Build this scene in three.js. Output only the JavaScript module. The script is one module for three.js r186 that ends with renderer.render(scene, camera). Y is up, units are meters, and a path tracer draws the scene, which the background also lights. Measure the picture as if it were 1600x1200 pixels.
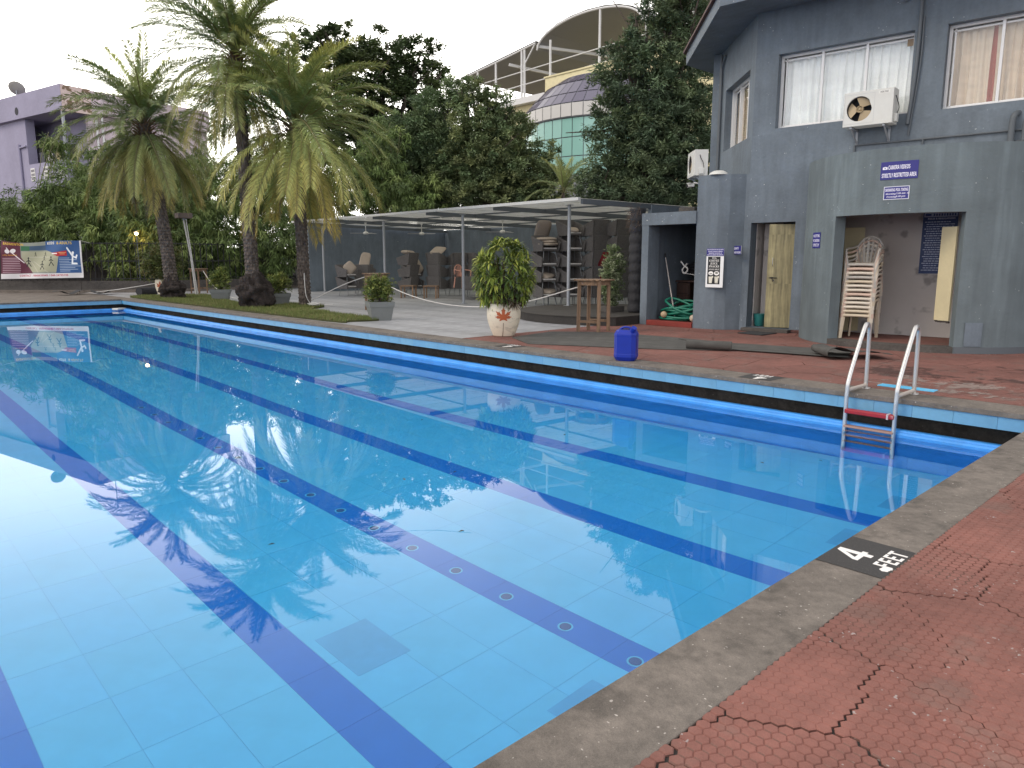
import * as THREE from 'three';
import { mergeGeometries, mergeVertices } from 'three/addons/utils/BufferGeometryUtils.js';
import { RoundedBoxGeometry } from 'three/addons/geometries/RoundedBoxGeometry.js';

// ---------- camera, sky, sun, exposure ----------
const scene = new THREE.Scene();
const RAD = Math.PI / 180;
const camera = new THREE.PerspectiveCamera(55.1, 4 / 3, 0.05, 900);
camera.rotation.order = 'YXZ';
camera.position.set(0, 1.5, 0);
camera.rotation.set(-9.62 * RAD, -43.25 * RAD, 0);
const renderer = new THREE.WebGLRenderer({ antialias: true });
renderer.toneMapping = THREE.LinearToneMapping;
renderer.toneMappingExposure = 1.25;
renderer.shadowMap.enabled = true;

let seedState = 7;
const seed = (s) => { seedState = s >>> 0; };
function rnd() { seedState = (seedState + 0x6D2B79F5) >>> 0; let t = seedState; t = Math.imul(t ^ (t >>> 15), t | 1); t ^= t + Math.imul(t ^ (t >>> 7), t | 61); return ((t ^ (t >>> 14)) >>> 0) / 4294967296; }
const rr = (a, b) => a + (b - a) * rnd();
const gauss = () => (rnd() + rnd() + rnd() + rnd() - 2) * 0.87;
function hash2(x, y, s) { let h = Math.imul(x, 374761393) + Math.imul(y, 668265263) + Math.imul(s, 1442695041); h = Math.imul(h ^ (h >>> 13), 1274126177); return ((h ^ (h >>> 16)) >>> 0) / 4294967296; }
function vnoise(x, y, per, s) {
  const xi = Math.floor(x), yi = Math.floor(y), fx = x - xi, fy = y - yi, u = fx * fx * (3 - 2 * fx), v = fy * fy * (3 - 2 * fy), m = (a) => ((a % per) + per) % per;
  const a = hash2(m(xi), m(yi), s), b = hash2(m(xi + 1), m(yi), s), c = hash2(m(xi), m(yi + 1), s), d = hash2(m(xi + 1), m(yi + 1), s);
  return (a + (b - a) * u) * (1 - v) + (c + (d - c) * u) * v;
}
function fbm(u, v, base, oct, s) { let t = 0, a = 0.5, f = base, n = 0; for (let i = 0; i < oct; i++) { t += a * vnoise(u * f, v * f, f, s + i * 17); n += a; a *= 0.55; f *= 2; } return t / n; }
const clamp = (x, a = 0, b = 1) => Math.min(b, Math.max(a, x));
const lerp = (a, b, t) => a + (b - a) * t;
const sstep = (a, b, x) => { const t = clamp((x - a) / (b - a)); return t * t * (3 - 2 * t); };

{ // sky: bright, thinly overcast evening sky, computed over the whole sphere
  const W = 1024, Hh = 512, d = new Float32Array(W * Hh * 4);
  for (let j = 0; j < Hh; j++) for (let i = 0; i < W; i++) {
    const el = (j + 0.5) / Hh * Math.PI - Math.PI / 2, az = ((i + 0.5) / W - 0.5) * 2 * Math.PI; // az = atan2(z, x)
    const e = Math.max(0, Math.sin(el));
    const n = fbm(i / W, j / Hh * 0.5 / Math.max(0.3, Math.cos(el)), 6, 5, 91), n2 = fbm(i / W, j / Hh, 14, 4, 33);
    const toSun = Math.cos(az - (-0.95)) * Math.cos(el);
    const glow = sstep(0.1, 1, toSun);
    let L = 0.98 + 2.3 * Math.exp(-Math.pow(el / 0.36, 2)) * (0.30 + 0.85 * glow);
    const grey = sstep(0.47, 0.66, n * 0.75 + n2 * 0.25);
    L *= 1 - 0.36 * grey;
    const warm = 0.35 + 0.65 * glow;
    const r = L * lerp(0.985, 1.02, warm), g = L * lerp(0.985, 0.985, warm), b = L * lerp(1.06, 0.93, warm);
    const k = (j * W + i) * 4, low = el < 0 ? clamp(1 + el * 4, 0.25, 1) : 1;
    d[k] = r * low; d[k + 1] = g * low; d[k + 2] = b * low; d[k + 3] = 1;
  }
  const t = new THREE.DataTexture(d, W, Hh, THREE.RGBAFormat, THREE.FloatType);
  t.mapping = THREE.EquirectangularReflectionMapping; t.magFilter = t.minFilter = THREE.LinearFilter; t.colorSpace = THREE.LinearSRGBColorSpace; t.needsUpdate = true;
  scene.background = t; scene.environment = t;
}
const sun = new THREE.DirectionalLight(0xfff1dc, 1.0);
sun.position.set(-26, 34, -30); sun.target.position.set(8, 0, -14);
sun.castShadow = true; sun.shadow.radius = 45; sun.shadow.mapSize.set(2048, 2048);
Object.assign(sun.shadow.camera, { left: -45, right: 45, top: 45, bottom: -45, near: 1, far: 160 });
scene.add(sun, sun.target);

// ---------- helpers ----------
const V = (x, y, z) => new THREE.Vector3(x, y, z);
const M4 = () => new THREE.Matrix4();
function tex(w, h, fn, { srgb = true, rep = [1, 1] } = {}) {
  const a = new Uint8Array(w * h * 4);
  for (let j = 0; j < h; j++) for (let i = 0; i < w; i++) { const c = fn(i / w, j / h, i, j), k = (j * w + i) * 4; a[k] = clamp(c[0]) * 255; a[k + 1] = clamp(c[1]) * 255; a[k + 2] = clamp(c[2]) * 255; a[k + 3] = 255; }
  const t = new THREE.DataTexture(a, w, h, THREE.RGBAFormat);
  t.magFilter = THREE.LinearFilter; t.minFilter = THREE.LinearMipmapLinearFilter; t.generateMipmaps = true; t.wrapS = t.wrapT = THREE.RepeatWrapping; t.repeat.set(...rep);
  if (srgb) t.colorSpace = THREE.SRGBColorSpace; t.needsUpdate = true; return t;
}
function canvasTex(w, h, draw) {
  const c = document.createElement('canvas'); c.width = w; c.height = h; const g = c.getContext('2d'); draw(g, w, h);
  const t = new THREE.CanvasTexture(c); t.colorSpace = THREE.SRGBColorSpace; t.magFilter = THREE.LinearFilter; return t;
}
const lin = (r, g, b) => new THREE.Color().setRGB(r, g, b);
const mat = (color, roughness = 0.8, o = {}) => new THREE.MeshStandardMaterial({ color: Array.isArray(color) ? lin(...color) : color, roughness, metalness: 0, side: THREE.DoubleSide, ...o });
function clean(g) { // position, normal, uv (and color) only, not indexed
  g = g.index ? g.toNonIndexed() : g;
  for (const k of Object.keys(g.attributes)) if (!['position', 'normal', 'uv', 'color'].includes(k)) g.deleteAttribute(k);
  if (!g.attributes.uv) g.setAttribute('uv', new THREE.BufferAttribute(new Float32Array(g.attributes.position.count * 2), 2));
  if (!g.attributes.normal) g.computeVertexNormals();
  return g;
}
const merge = (list) => mergeGeometries(list.map(clean));
function mUV(g, s = 1) { // uv in metres from the dominant axis of each triangle
  g = clean(g); const p = g.attributes.position, n = g.attributes.normal, uv = g.attributes.uv;
  for (let t = 0; t < p.count; t += 3) {
    const ax = Math.abs(n.getX(t) + n.getX(t + 1) + n.getX(t + 2)), ay = Math.abs(n.getY(t) + n.getY(t + 1) + n.getY(t + 2)), az = Math.abs(n.getZ(t) + n.getZ(t + 1) + n.getZ(t + 2));
    for (let k = t; k < t + 3; k++) {
      const x = p.getX(k), y = p.getY(k), z = p.getZ(k);
      if (ay >= ax && ay >= az) uv.setXY(k, x * s, -z * s); else if (ax >= az) uv.setXY(k, z * s, y * s); else uv.setXY(k, x * s, y * s);
    }
  }
  return g;
}
const box = (w, h, d, x = 0, y = 0, z = 0) => mUV(new THREE.BoxGeometry(w, h, d).translate(x, y, z));
const box2 = (x0, x1, y0, y1, z0, z1) => box(x1 - x0, y1 - y0, z1 - z0, (x0 + x1) / 2, (y0 + y1) / 2, (z0 + z1) / 2);
const rbox = (w, h, d, r, x = 0, y = 0, z = 0, seg = 2) => mUV(new RoundedBoxGeometry(w, h, d, seg, r).translate(x, y, z));
function rod(a, b, r0, r1 = r0, n = 8) {
  a = Array.isArray(a) ? V(...a) : a; b = Array.isArray(b) ? V(...b) : b;
  const g = new THREE.CylinderGeometry(r1, r0, a.distanceTo(b), n, 1); const q = new THREE.Quaternion().setFromUnitVectors(V(0, 1, 0), b.clone().sub(a).normalize());
  return clean(g.applyQuaternion(q).translate((a.x + b.x) / 2, (a.y + b.y) / 2, (a.z + b.z) / 2));
}
function bar(a, b, w, h) { // square bar from a to b
  a = V(...a); b = V(...b); const d = b.clone().sub(a), L = d.length(); d.normalize();
  let side = V(0, 1, 0).cross(d); if (side.length() < 1e-3) side = V(1, 0, 0); side.normalize(); const up = d.clone().cross(side);
  const g = new THREE.BoxGeometry(w, h, L); g.applyMatrix4(M4().makeBasis(side, up, d)); return mUV(g.translate((a.x + b.x) / 2, (a.y + b.y) / 2, (a.z + b.z) / 2));
}
const tube = (pts, r, seg = 24, rad = 7, closed = false) => clean(new THREE.TubeGeometry(new THREE.CatmullRomCurve3(pts.map((p) => Array.isArray(p) ? V(...p) : p), closed, 'catmullrom', 0.5), seg, r, rad, closed));
const lathe = (prof, n = 28) => clean(new THREE.LatheGeometry(prof.map(([r, y]) => new THREE.Vector2(r, y)), n));
function prism(pts, y0, y1, bev = 0) { // plan polygon of [x, z] pulled up
  const s = new THREE.Shape(pts.map(([x, z]) => new THREE.Vector2(x, -z)));
  const g = new THREE.ExtrudeGeometry(s, { depth: y1 - y0 - 2 * bev, bevelEnabled: bev > 0, bevelSize: bev, bevelThickness: bev, bevelOffset: -bev, bevelSegments: 2, curveSegments: 12 });
  g.rotateX(-Math.PI / 2); g.translate(0, y0 + bev, 0); return mUV(g);
}
const used = {};
function numbered(n) { const k = used[n] = (used[n] ?? -1) + 1; return k ? n + '_' + String(k).padStart(3, '0') : n; }
const sh = (m) => { m.castShadow = m.receiveShadow = true; return m; };
function part(parent, name, geo, material) { const m = sh(new THREE.Mesh(geo, material)); m.name = name; parent.add(m); return m; }
function thing(name, label, category, pos = [0, 0, 0], turn = 0, group) {
  const o = new THREE.Group(); o.name = numbered(name); o.position.set(...pos); o.rotation.y = turn; o.userData = { label, category }; if (group) o.userData.group = group; scene.add(o); return o;
}
function solo(name, label, category, geo, material, pos = [0, 0, 0], turn = 0, group) { // a thing that is one mesh
  const m = sh(new THREE.Mesh(geo, material)); m.name = numbered(name); m.position.set(...pos); m.rotation.y = turn; m.userData = { label, category }; if (group) m.userData.group = group; scene.add(m); return m;
}
function struct(name, geo, material) { const m = sh(new THREE.Mesh(geo, material)); m.name = numbered(name); m.userData = { kind: 'structure' }; scene.add(m); return m; }
function structGroup(name) { const o = new THREE.Group(); o.name = numbered(name); o.userData = { kind: 'structure' }; scene.add(o); return o; }
function dup(o, pos, turn = 0, scale = 1, label, group) { const c = o.clone(); c.name = numbered(o.name.replace(/_\d{3}$/, '')); c.position.set(...pos); c.rotation.y = turn; c.scale.setScalar(scale); c.userData = { ...o.userData }; if (label) c.userData.label = label; if (group) c.userData.group = group; scene.add(c); return c; }

// ---------- measured places ----------
const darkTreeLobes = [[30.58,17.08,-50.86,3.08,1.49],[32.81,16.37,-48.76,2.98,1.89],[29.67,17.71,-51.72,1.89,0.99],[34.34,14.7,-47.32,2.59,2.09],[31.91,14.7,-49.62,3.73,2.24],[35.92,15.29,-45.84,1.29,1.19],[33.14,12.19,-48.45,3.98,2.49],[34.83,16.72,-46.87,1.69,1.09],[30.45,12.42,-50.99,2.98,2.98],[28.79,15.38,-52.54,2.74,2.98],[35.12,12.87,-46.59,2.39,2.09],[31.26,9.87,-50.22,4.48,2.49],[34.09,9.87,-47.56,3.98,2.24]];
const roundTreeLobes = [[26.04,8.28,-37.28,1.85,1.85],[27.62,9.51,-35.8,1.93,1.7],[28.26,10.86,-35.2,1.16,1.08],[26.69,6.1,-36.67,2.7,1.93],[25.27,6.83,-38.01,1.74,1.93],[27.21,7.81,-36.18,2.39,2.01],[28.5,7.45,-34.97,1.74,2.39],[25.57,5.06,-37.73,2.32,1.54],[27.78,5.06,-35.65,2.7,1.35]];
const oliveTreeLobes = [[27.86,10.61,-32.83,1.18,0.89],[28.48,10.85,-32.24,0.59,0.59],[27.45,10.85,-33.22,0.52,0.52],[28.89,9.7,-31.86,1.4,1.11],[27.84,8.57,-32.84,1.99,1.92],[29.33,7.88,-31.44,1.92,1.84],[27.75,6.14,-32.93,2.43,1.84],[29.78,5.96,-31.02,2.03,1.84],[28.54,7.19,-32.18,2.36,2.29],[30.73,6.59,-30.13,1.33,1.55],[31.05,5.26,-29.83,1.84,1.48],[28.93,4.91,-31.82,2.95,1.29]];
const broadTreeLobes = [[25.35,7.95,-18.71,1.99,2.13],[24.28,6.97,-19.72,1.33,1.28],[25.94,10.11,-18.15,1.6,1.73],[26.58,7.33,-17.56,1.33,2.53],[23.99,5.27,-19.99,1.22,1.46],[25.61,5.1,-18.47,2.34,1.65],[24.67,9.21,-19.35,1.28,1.12],[26.65,4.97,-17.49,1.33,1.86],[24.93,10.23,-19.11,0.8,0.85],[24.77,10.59,-19.26,0.37,0.53],[24.48,9.76,-19.54,0.43,0.43],[25.63,11.41,-18.45,1.06,1.06],[25.76,6.47,-18.33,2.13,1.99],[24.13,8.43,-19.86,0.9,0.9],[26.37,11.3,-17.75,1.46,1.33],[25.06,3.96,-18.99,2.39,1.06],[23.62,4.21,-20.34,0.96,1.06]];
const bambooA = [[8.88,3.78,-45.19,2.01,1.51],[10.41,4.91,-43.75,1.74,1.51],[9.81,3.3,-44.32,2.51,1.67],[10.5,7.58,-46.42,1.05,1.05],[7.63,3.3,-46.36,1.67,1.34]];
const bambooB = [[11.4,4.35,-41.45,1.79,1.63],[11.89,2.94,-40.99,2.12,1.79],[10.69,2.62,-42.12,2.12,1.63],[12.15,6.26,-44.86,1.41,1.58]];
const bambooC = [[12.52,3.36,-39.02,1.75,1.75],[13.15,2.28,-38.43,1.75,1.75],[12.08,1.66,-39.44,1.9,1.43],[13.65,4.91,-40.71,1.84,1.51]];
const bambooD = [[14.77,3.88,-38.28,1.63,1.79],[15.28,2.3,-37.8,1.63,1.79],[14.18,1.66,-38.83,1.79,1.47],[15.86,5.33,-40.0,1.72,1.54],[17.65,5.59,-39.69,1.58,1.76],[15.53,6.09,-41.68,1.41,1.41]];
const bambooE = [[17.32,3.78,-37.25,1.67,1.84],[17.99,2.32,-36.62,1.84,1.67],[16.74,1.66,-37.79,1.84,1.67],[19.22,5.17,-39.58,1.62,1.62],[19.94,2.71,-37.53,1.58,1.76],[19.99,6.49,-40.23,1.66,1.66],[20.99,4.91,-39.29,1.48,1.84]];
const bambooF = [[23.79,7.56,-35.28,1.51,1.8],[23.37,5.86,-35.68,1.8,1.62],[24.26,5.17,-34.85,1.44,1.26],[22.59,5.52,-36.42,1.98,1.98],[21.53,4.83,-37.41,1.98,2.16],[24.9,4.83,-34.24,2.16,1.44],[20.25,5.17,-38.61,1.62,2.16]];
const lampBulbAt = [[11.23,2.68,-37.49]];
const smallPalmAt = [[27.91,4.82,-25.92]];
const lowWallPts = [[2.75,0.0,-43.92],[6.16,0.0,-40.71],[8.93,0.0,-38.1],[11.93,0.0,-36.2],[15.56,0.0,-36.85],[19.15,0.0,-37.01],[22.05,0.0,-36.92]];
const bannerPts = [[6.33,2.32,-40.04],[8.91,2.32,-37.61],[8.88,0.68,-37.64],[6.19,0.62,-40.17]];
const lamp = [[11.37,0.0,-30.96]];
const mat1 = [[9.71,0.0,-10.32],[11.09,0.0,-10.59],[11.84,0.0,-9.69],[11.96,0.0,-8.05],[11.92,0.0,-6.9],[10.99,0.0,-6.35],[10.34,0.0,-7.08],[9.18,0.0,-9.34]];
const mat2 = [[11.76,0.0,-7.92],[11.8,0.0,-6.87],[12.07,0.0,-5.7],[12.56,0.0,-4.99],[11.33,0.0,-4.61],[11.22,0.0,-5.23],[10.96,0.0,-6.38]];
const matRoll = [[10.59,0.0,-6.97],[10.91,0.0,-6.31]];
const fold = [[11.22,0.0,-5.23],[11.25,0.0,-4.58],[12.32,0.0,-4.86],[12.27,0.0,-5.51]];
const doormat = [[13.67,0.0,-7.79],[14.17,0.0,-7.79],[14.2,0.0,-7.21],[13.62,0.0,-7.23]];
const fanA = [[16.72,2.57,-26.83]];
const fanB = [[18.47,2.57,-25.19]];
const fanC = [[18.92,2.46,-20.64]];
const post0 = [[26.29,0.0,-53.52]];
const postB = [[15.64,1.5,-23.73]];

// ---------- materials ----------
const noiseBump = tex(512, 512, (u, v) => { const n = fbm(u, v, 24, 5, 5); return [n, n, n]; }, { srgb: false });
const fineBump = tex(512, 512, (u, v) => { const n = fbm(u, v, 90, 3, 8); return [n, n, n]; }, { srgb: false });
const concreteMap = tex(1024, 1024, (u, v) => {
  const a = fbm(u, v, 5, 5, 11), b = fbm(u, v, 60, 3, 12), c = fbm(u, v, 16, 4, 13), st = sstep(0.56, 0.72, fbm(u, v, 7, 4, 14)), grain = hash2(Math.floor(u * 1024), Math.floor(v * 1024), 3);
  const k = 0.425 + 0.09 * (a - 0.5) + 0.10 * (b - 0.5) + 0.08 * (c - 0.5) + 0.10 * (grain - 0.5) - 0.07 * st;
  const dot = fbm(u, v, 110, 2, 15) > 0.88 ? 0.28 : 0; return [k * 1.03 + dot, k * 0.965 + dot, k * 0.90 + dot];
});
const copingMat = mat(0xffffff, 0.92, { map: concreteMap, bumpMap: fineBump, bumpScale: 0.004 });
copingMat.map.repeat.set(0.55, 0.55);
const redMap = tex(1024, 1024, (u, v) => {
  const a = fbm(u, v, 4, 5, 21), b = fbm(u, v, 40, 4, 22), w = sstep(0.55, 0.75, fbm(u, v, 9, 5, 23)), sp = hash2(Math.floor(u * 1024), Math.floor(v * 1024), 9);
  const k = 0.86 + 0.22 * (a - 0.5) + 0.16 * (b - 0.5) + 0.10 * (sp - 0.5);
  const r = [0.575 * k, 0.385 * k, 0.345 * k], g = [0.53 * k, 0.455 * k, 0.42 * k];
  const fl = fbm(u, v, 130, 2, 24) * 0.6 + fbm(u, v, 11, 3, 25) * 0.4 > 0.765 ? 1 : 0; return r.map((x, i) => lerp(lerp(x, g[i], 0.4 * w), 0.66, 0.7 * fl));
});
redMap.repeat.set(0.5, 0.5);
const redMat = mat(0xffffff, 0.9, { map: redMap, bumpMap: fineBump, bumpScale: 0.002 });
const hexBump = tex(1024, 1024, (u, v) => { // 20 x ~23 stamped hexagons per tile
  const nx = 20, ny = 24, x = u * nx, y = v * ny; let best = 9, second = 9;
  for (let j = -1; j <= 1; j++) for (let i = -1; i <= 1; i++) { const cy = Math.floor(y) + j, cx = Math.floor(x) + i, px = cx + 0.5 + ((((cy % 2) + 2) % 2) ? 0.5 : 0), py = cy + 0.5, d = Math.hypot(x - px, (y - py) * 0.8667); if (d < best) { second = best; best = d; } else if (d < second) second = d; }
  const k = sstep(0.02, 0.16, second - best); return [k, k, k];
}, { srgb: false });
const redStampMat = mat(0xffffff, 0.9, { map: redMap, bumpMap: hexBump, bumpScale: 0.004 }); // far slabs: stamp in relief
hexBump.repeat.set(1 / 0.84, 1 / 0.84);
const groutMat = mat([0.05, 0.045, 0.042], 0.95, { bumpMap: noiseBump, bumpScale: 0.01 });
const tileVar = (r, g, b, seedNo, amp = 0.05) => tex(256, 256, (u, v) => { const n = 1 + amp * (fbm(u, v, 4, 5, seedNo) - 0.5) * 2 + amp * 0.6 * (fbm(u, v, 30, 3, seedNo + 3) - 0.5); return [r * n, g * n, b * n]; });
const poolLight = [0, 1, 2].map((i) => mat(0xffffff, 0.35, { map: tileVar(0.39 + 0.004 * i, 0.775 + 0.003 * i, 0.955 - 0.003 * i, 40 + i, 0.03) }));
const poolDark = mat(0xffffff, 0.35, { map: tileVar(0.11, 0.485, 0.84, 47, 0.03) });
const poolGrout = mat([0.10, 0.48, 0.80], 0.6);
const poolFace = [0, 1, 2].map((i) => mat(0xffffff, 0.3, { map: tileVar(0.42 + 0.012 * i, 0.63 + 0.006 * i, 0.77 - 0.006 * i, 50 + i, 0.06) }));
const poolLip = mat(0xffffff, 0.3, { map: tileVar(0.28, 0.60, 0.90, 57, 0.10), bumpMap: noiseBump, bumpScale: 0.004 });
const gutterMat = mat([0.55, 0.57, 0.58], 0.95, { map: concreteMap, bumpMap: noiseBump, bumpScale: 0.008 }); // bare damp concrete channel
const patchMat = mat(0xffffff, 0.4, { map: tileVar(0.34, 0.69, 0.885, 59) });
const waterMat = new THREE.MeshPhysicalMaterial({ color: 0xffffff, roughness: 0, transmission: 1, thickness: 1.5, ior: 1.333, attenuationColor: lin(0.66, 0.93, 0.99), attenuationDistance: 2.6, specularIntensity: 1 });
const patioMap = tex(1024, 1024, (u, v) => { const a = fbm(u * 1, v, 6, 5, 61), b = fbm(u, v * 0.25, 64, 3, 62), s = sstep(0.58, 0.75, fbm(u, v, 10, 4, 63)); const k = 0.615 + 0.12 * (a - 0.5) + 0.07 * (b - 0.5) - 0.06 * s; return [k * 0.985, k * 0.995, k * 1.02]; });
patioMap.repeat.set(0.25, 0.25);
const patioMat = [0.96, 1, 1.04].map((k) => mat([k, k, k], 0.55, { map: patioMap, bumpMap: noiseBump, bumpScale: 0.002 }));
const apronMat = mat([0.92, 0.9, 0.88], 0.85, { map: concreteMap, bumpMap: noiseBump, bumpScale: 0.006 });
const earthMat = mat([0.12, 0.10, 0.08], 1);
const wallMap = tex(2048, 2048, (u, v) => { // 4 m of blue-grey paint: brush marks, streaks, white chips
  const a = fbm(u, v, 4, 5, 71), b = fbm(u, v * 0.12, 48, 4, 72), c = fbm(u, v, 120, 2, 73), mott = fbm(u, v, 14, 5, 76);
  const k = 1 + 0.20 * (a - 0.5) + 0.13 * (b - 0.5) + 0.06 * (c - 0.5) + 0.14 * (mott - 0.5);
  const chip = fbm(u, v, 150, 2, 74) * 0.72 + fbm(u, v, 20, 3, 75) * 0.28 > 0.835;
  return chip ? [0.78, 0.79, 0.79] : [0.400 * k, 0.440 * k, 0.478 * k];
});
wallMap.repeat.set(0.25, 0.25);
const porchMap = tex(1024, 1024, (u, v) => { const a = fbm(u, v, 4, 5, 271), b = fbm(u, v * 0.08, 40, 4, 272), st = sstep(0.55, 0.8, fbm(u, v * 0.1, 22, 4, 273)), mott = fbm(u, v, 14, 5, 276), k = 1 + 0.22 * (a - 0.5) + 0.16 * (b - 0.5) + 0.12 * (mott - 0.5) + 0.10 * st; const chip = fbm(u, v, 120, 2, 274) * 0.72 + fbm(u, v, 12, 3, 275) * 0.28 > 0.84; return chip ? [0.72, 0.73, 0.73] : [0.395 * k, 0.438 * k, 0.455 * k]; });
porchMap.repeat.set(0.25, 0.25);
const porchMat = mat(0xffffff, 0.75, { map: porchMap, bumpMap: noiseBump, bumpScale: 0.004 });
const wallMat = mat(0xffffff, 0.75, { map: wallMap, bumpMap: noiseBump, bumpScale: 0.004 });

const whiteWallMap = tex(512, 512, (u, v) => { const k = 0.76 + 0.08 * (fbm(u, v, 5, 5, 81) - 0.5) - 0.18 * sstep(0.62, 0.8, fbm(u, v, 9, 4, 82)); return [k, k * 0.975, k * 0.955]; });
whiteWallMap.repeat.set(0.4, 0.4);
const whiteWall = mat(0xffffff, 0.85, { map: whiteWallMap });
const redFloor = mat(0xffffff, 0.8, { map: redMap });
const aluMat = mat([0.72, 0.72, 0.72], 0.4, { metalness: 0.1 });
const whitePlastic = mat(0xffffff, 0.45, { map: tileVar(0.82, 0.82, 0.80, 85, 0.03) });
const glassMat = new THREE.MeshPhysicalMaterial({ color: lin(0.97, 0.98, 0.98), roughness: 0.02, transmission: 1, thickness: 0, ior: 1.45, side: THREE.DoubleSide });
const clothTex = (r, g, b, s) => tex(512, 512, (u, v) => { const n = 1 + 0.10 * (fbm(u, v, 6, 5, s) - 0.5) + 0.06 * (hash2(Math.floor(u * 256), Math.floor(v * 256), s) - 0.5); return [r * n, g * n, b * n]; });
const curtainWhite = new THREE.MeshPhysicalMaterial({ color: 0xffffff, map: clothTex(0.95, 0.955, 0.95, 87), roughness: 0.95, side: THREE.DoubleSide });
const curtainBeige = new THREE.MeshPhysicalMaterial({ color: 0xffffff, roughness: 0.95, side: THREE.DoubleSide, map: tex(1024, 64, (u, v) => { const st = [0.27, 0.66, 0.93].some((c) => Math.abs(u - c) < 0.014); const n = 1 + 0.10 * (fbm(u, v, 20, 4, 88) - 0.5); return st ? [0.66 * n, 0.36 * n, 0.30 * n] : [0.86 * n, 0.79 * n, 0.71 * n]; }) });
const steelMat = mat([0.62, 0.61, 0.59], 0.34, { metalness: 0.85, bumpMap: fineBump, bumpScale: 0.0006 });
const galvMat = mat([0.33, 0.35, 0.38], 0.5, { metalness: 0.35 });
const paintedGrey = mat([0.10, 0.115, 0.13], 0.6);
const woodMap = (r, g, b, s) => tex(256, 1024, (u, v) => { const w = fbm(u + 0.03 * fbm(u, v, 3, 3, s + 5), v * 0.06, 32, 4, s), c = fbm(u, v, 4, 4, s + 2), k = 0.82 + 0.42 * (w - 0.5) + 0.3 * (c - 0.5); return [r * k, g * k, b * k]; });
const teak = mat(0xffffff, 0.7, { map: woodMap(0.575, 0.46, 0.36, 101), bumpMap: noiseBump, bumpScale: 0.002 });
const doorWood = mat(0xffffff, 0.6, { map: woodMap(0.70, 0.66, 0.50, 103) });
const creamMat = mat(0xffffff, 0.65, { map: tileVar(0.80, 0.755, 0.61, 105, 0.05) });
const darkWood = mat(0xffffff, 0.6, { map: woodMap(0.26, 0.17, 0.14, 107) });
const rubberMat = mat(0xffffff, 0.95, { map: tex(512, 512, (u, v) => { const k = 0.31 + 0.10 * (fbm(u, v, 6, 5, 111) - 0.5) + 0.05 * (hash2(Math.floor(u * 512), Math.floor(v * 512), 4) - 0.5); return [k, k * 0.99, k * 0.955]; }), bumpMap: fineBump, bumpScale: 0.002 });
const darkRubber = mat([0.035, 0.036, 0.04], 0.95, { bumpMap: fineBump, bumpScale: 0.003 });
const wickerBump = tex(256, 256, (u, v) => { const a = Math.sin(u * 2 * Math.PI * 32) * Math.sin(v * 2 * Math.PI * 32), k = 0.5 + 0.5 * a; return [k, k, k]; }, { srgb: false, rep: [3, 3] });
const wickerMat = mat(0xffffff, 0.8, { map: tex(256, 256, (u, v) => { const a = Math.sin(u * 2 * Math.PI * 32) * Math.sin(v * 2 * Math.PI * 32), k = 0.40 + 0.07 * a + 0.07 * (fbm(u, v, 10, 3, 121) - 0.5); return [k * 1.0, k * 0.97, k * 0.96]; }, { rep: [3, 3] }), bumpMap: wickerBump, bumpScale: 0.004 });
const cushionMat = mat(0xffffff, 0.95, { map: clothTex(0.66, 0.61, 0.56, 123), bumpMap: fineBump, bumpScale: 0.003 });
const cushionPale = mat(0xffffff, 0.95, { map: clothTex(0.80, 0.79, 0.78, 124) });
const legMat = mat([0.22, 0.23, 0.24], 0.5, { metalness: 0.4 });
const ceramic = mat(0xffffff, 0.45, { map: tex(512, 512, (u, v) => { const k = 0.86 + 0.08 * (fbm(u, v, 6, 5, 131) - 0.5) - 0.10 * sstep(0.6, 0.8, fbm(u, v, 14, 4, 132)); const cr = Math.abs(fbm(u, v, 5, 4, 133) - 0.5) < 0.004 ? 0.82 : 1; return [k * cr, k * 0.955 * cr, k * 0.86 * cr]; }) });
const rustPaint = mat(0xffffff, 0.6, { map: tileVar(0.68, 0.34, 0.18, 135, 0.12) });
const planterGrey = mat(0xffffff, 0.7, { map: tileVar(0.46, 0.475, 0.47, 137, 0.06) });
const soilMat = mat([0.045, 0.033, 0.025], 1, { bumpMap: noiseBump, bumpScale: 0.02 });
const barkMap = tex(256, 512, (u, v) => { const a = fbm(u, v, 10, 5, 141), b = fbm(u, v * 0.2, 40, 3, 142), k = 0.33 + 0.30 * (a - 0.5) + 0.18 * (b - 0.5); return [k * 1.03, k * 0.93, k * 0.86]; });
const barkMat = mat(0xffffff, 1, { map: barkMap, bumpMap: noiseBump, bumpScale: 0.03 });
const rootMat = mat(0xffffff, 1, { map: tex(256, 256, (u, v) => { const k = 0.19 + 0.16 * (fbm(u, v, 8, 5, 145) - 0.5); return [k * 1.06, k * 0.92, k * 0.86]; }), bumpMap: noiseBump, bumpScale: 0.05 });
const leafMat = (o = {}) => new THREE.MeshPhysicalMaterial({ color: 0xffffff, vertexColors: true, roughness: 0.75, transmission: 0.25, thickness: 0, side: THREE.DoubleSide, specularIntensity: 0.6, ...o });
const foliageMat = leafMat();
const palmMat = leafMat({ roughness: 0.6 }), litPalmMat = leafMat({ roughness: 0.6, color: lin(1.4, 1.32, 1.2) }); // lighter frond copy for one palm, brighter light put into its colour
const bluePlastic = new THREE.MeshPhysicalMaterial({ color: 0xffffff, map: tileVar(0.105, 0.185, 0.575, 151, 0.06), roughness: 0.38, specularIntensity: 0.6 });
const hoseMat = mat(0xffffff, 0.45, { map: tileVar(0.08, 0.44, 0.36, 153, 0.08) });
const ropeMat = mat([0.55, 0.54, 0.52], 0.9);
const blackMat = mat([0.02, 0.02, 0.023], 0.8);
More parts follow.
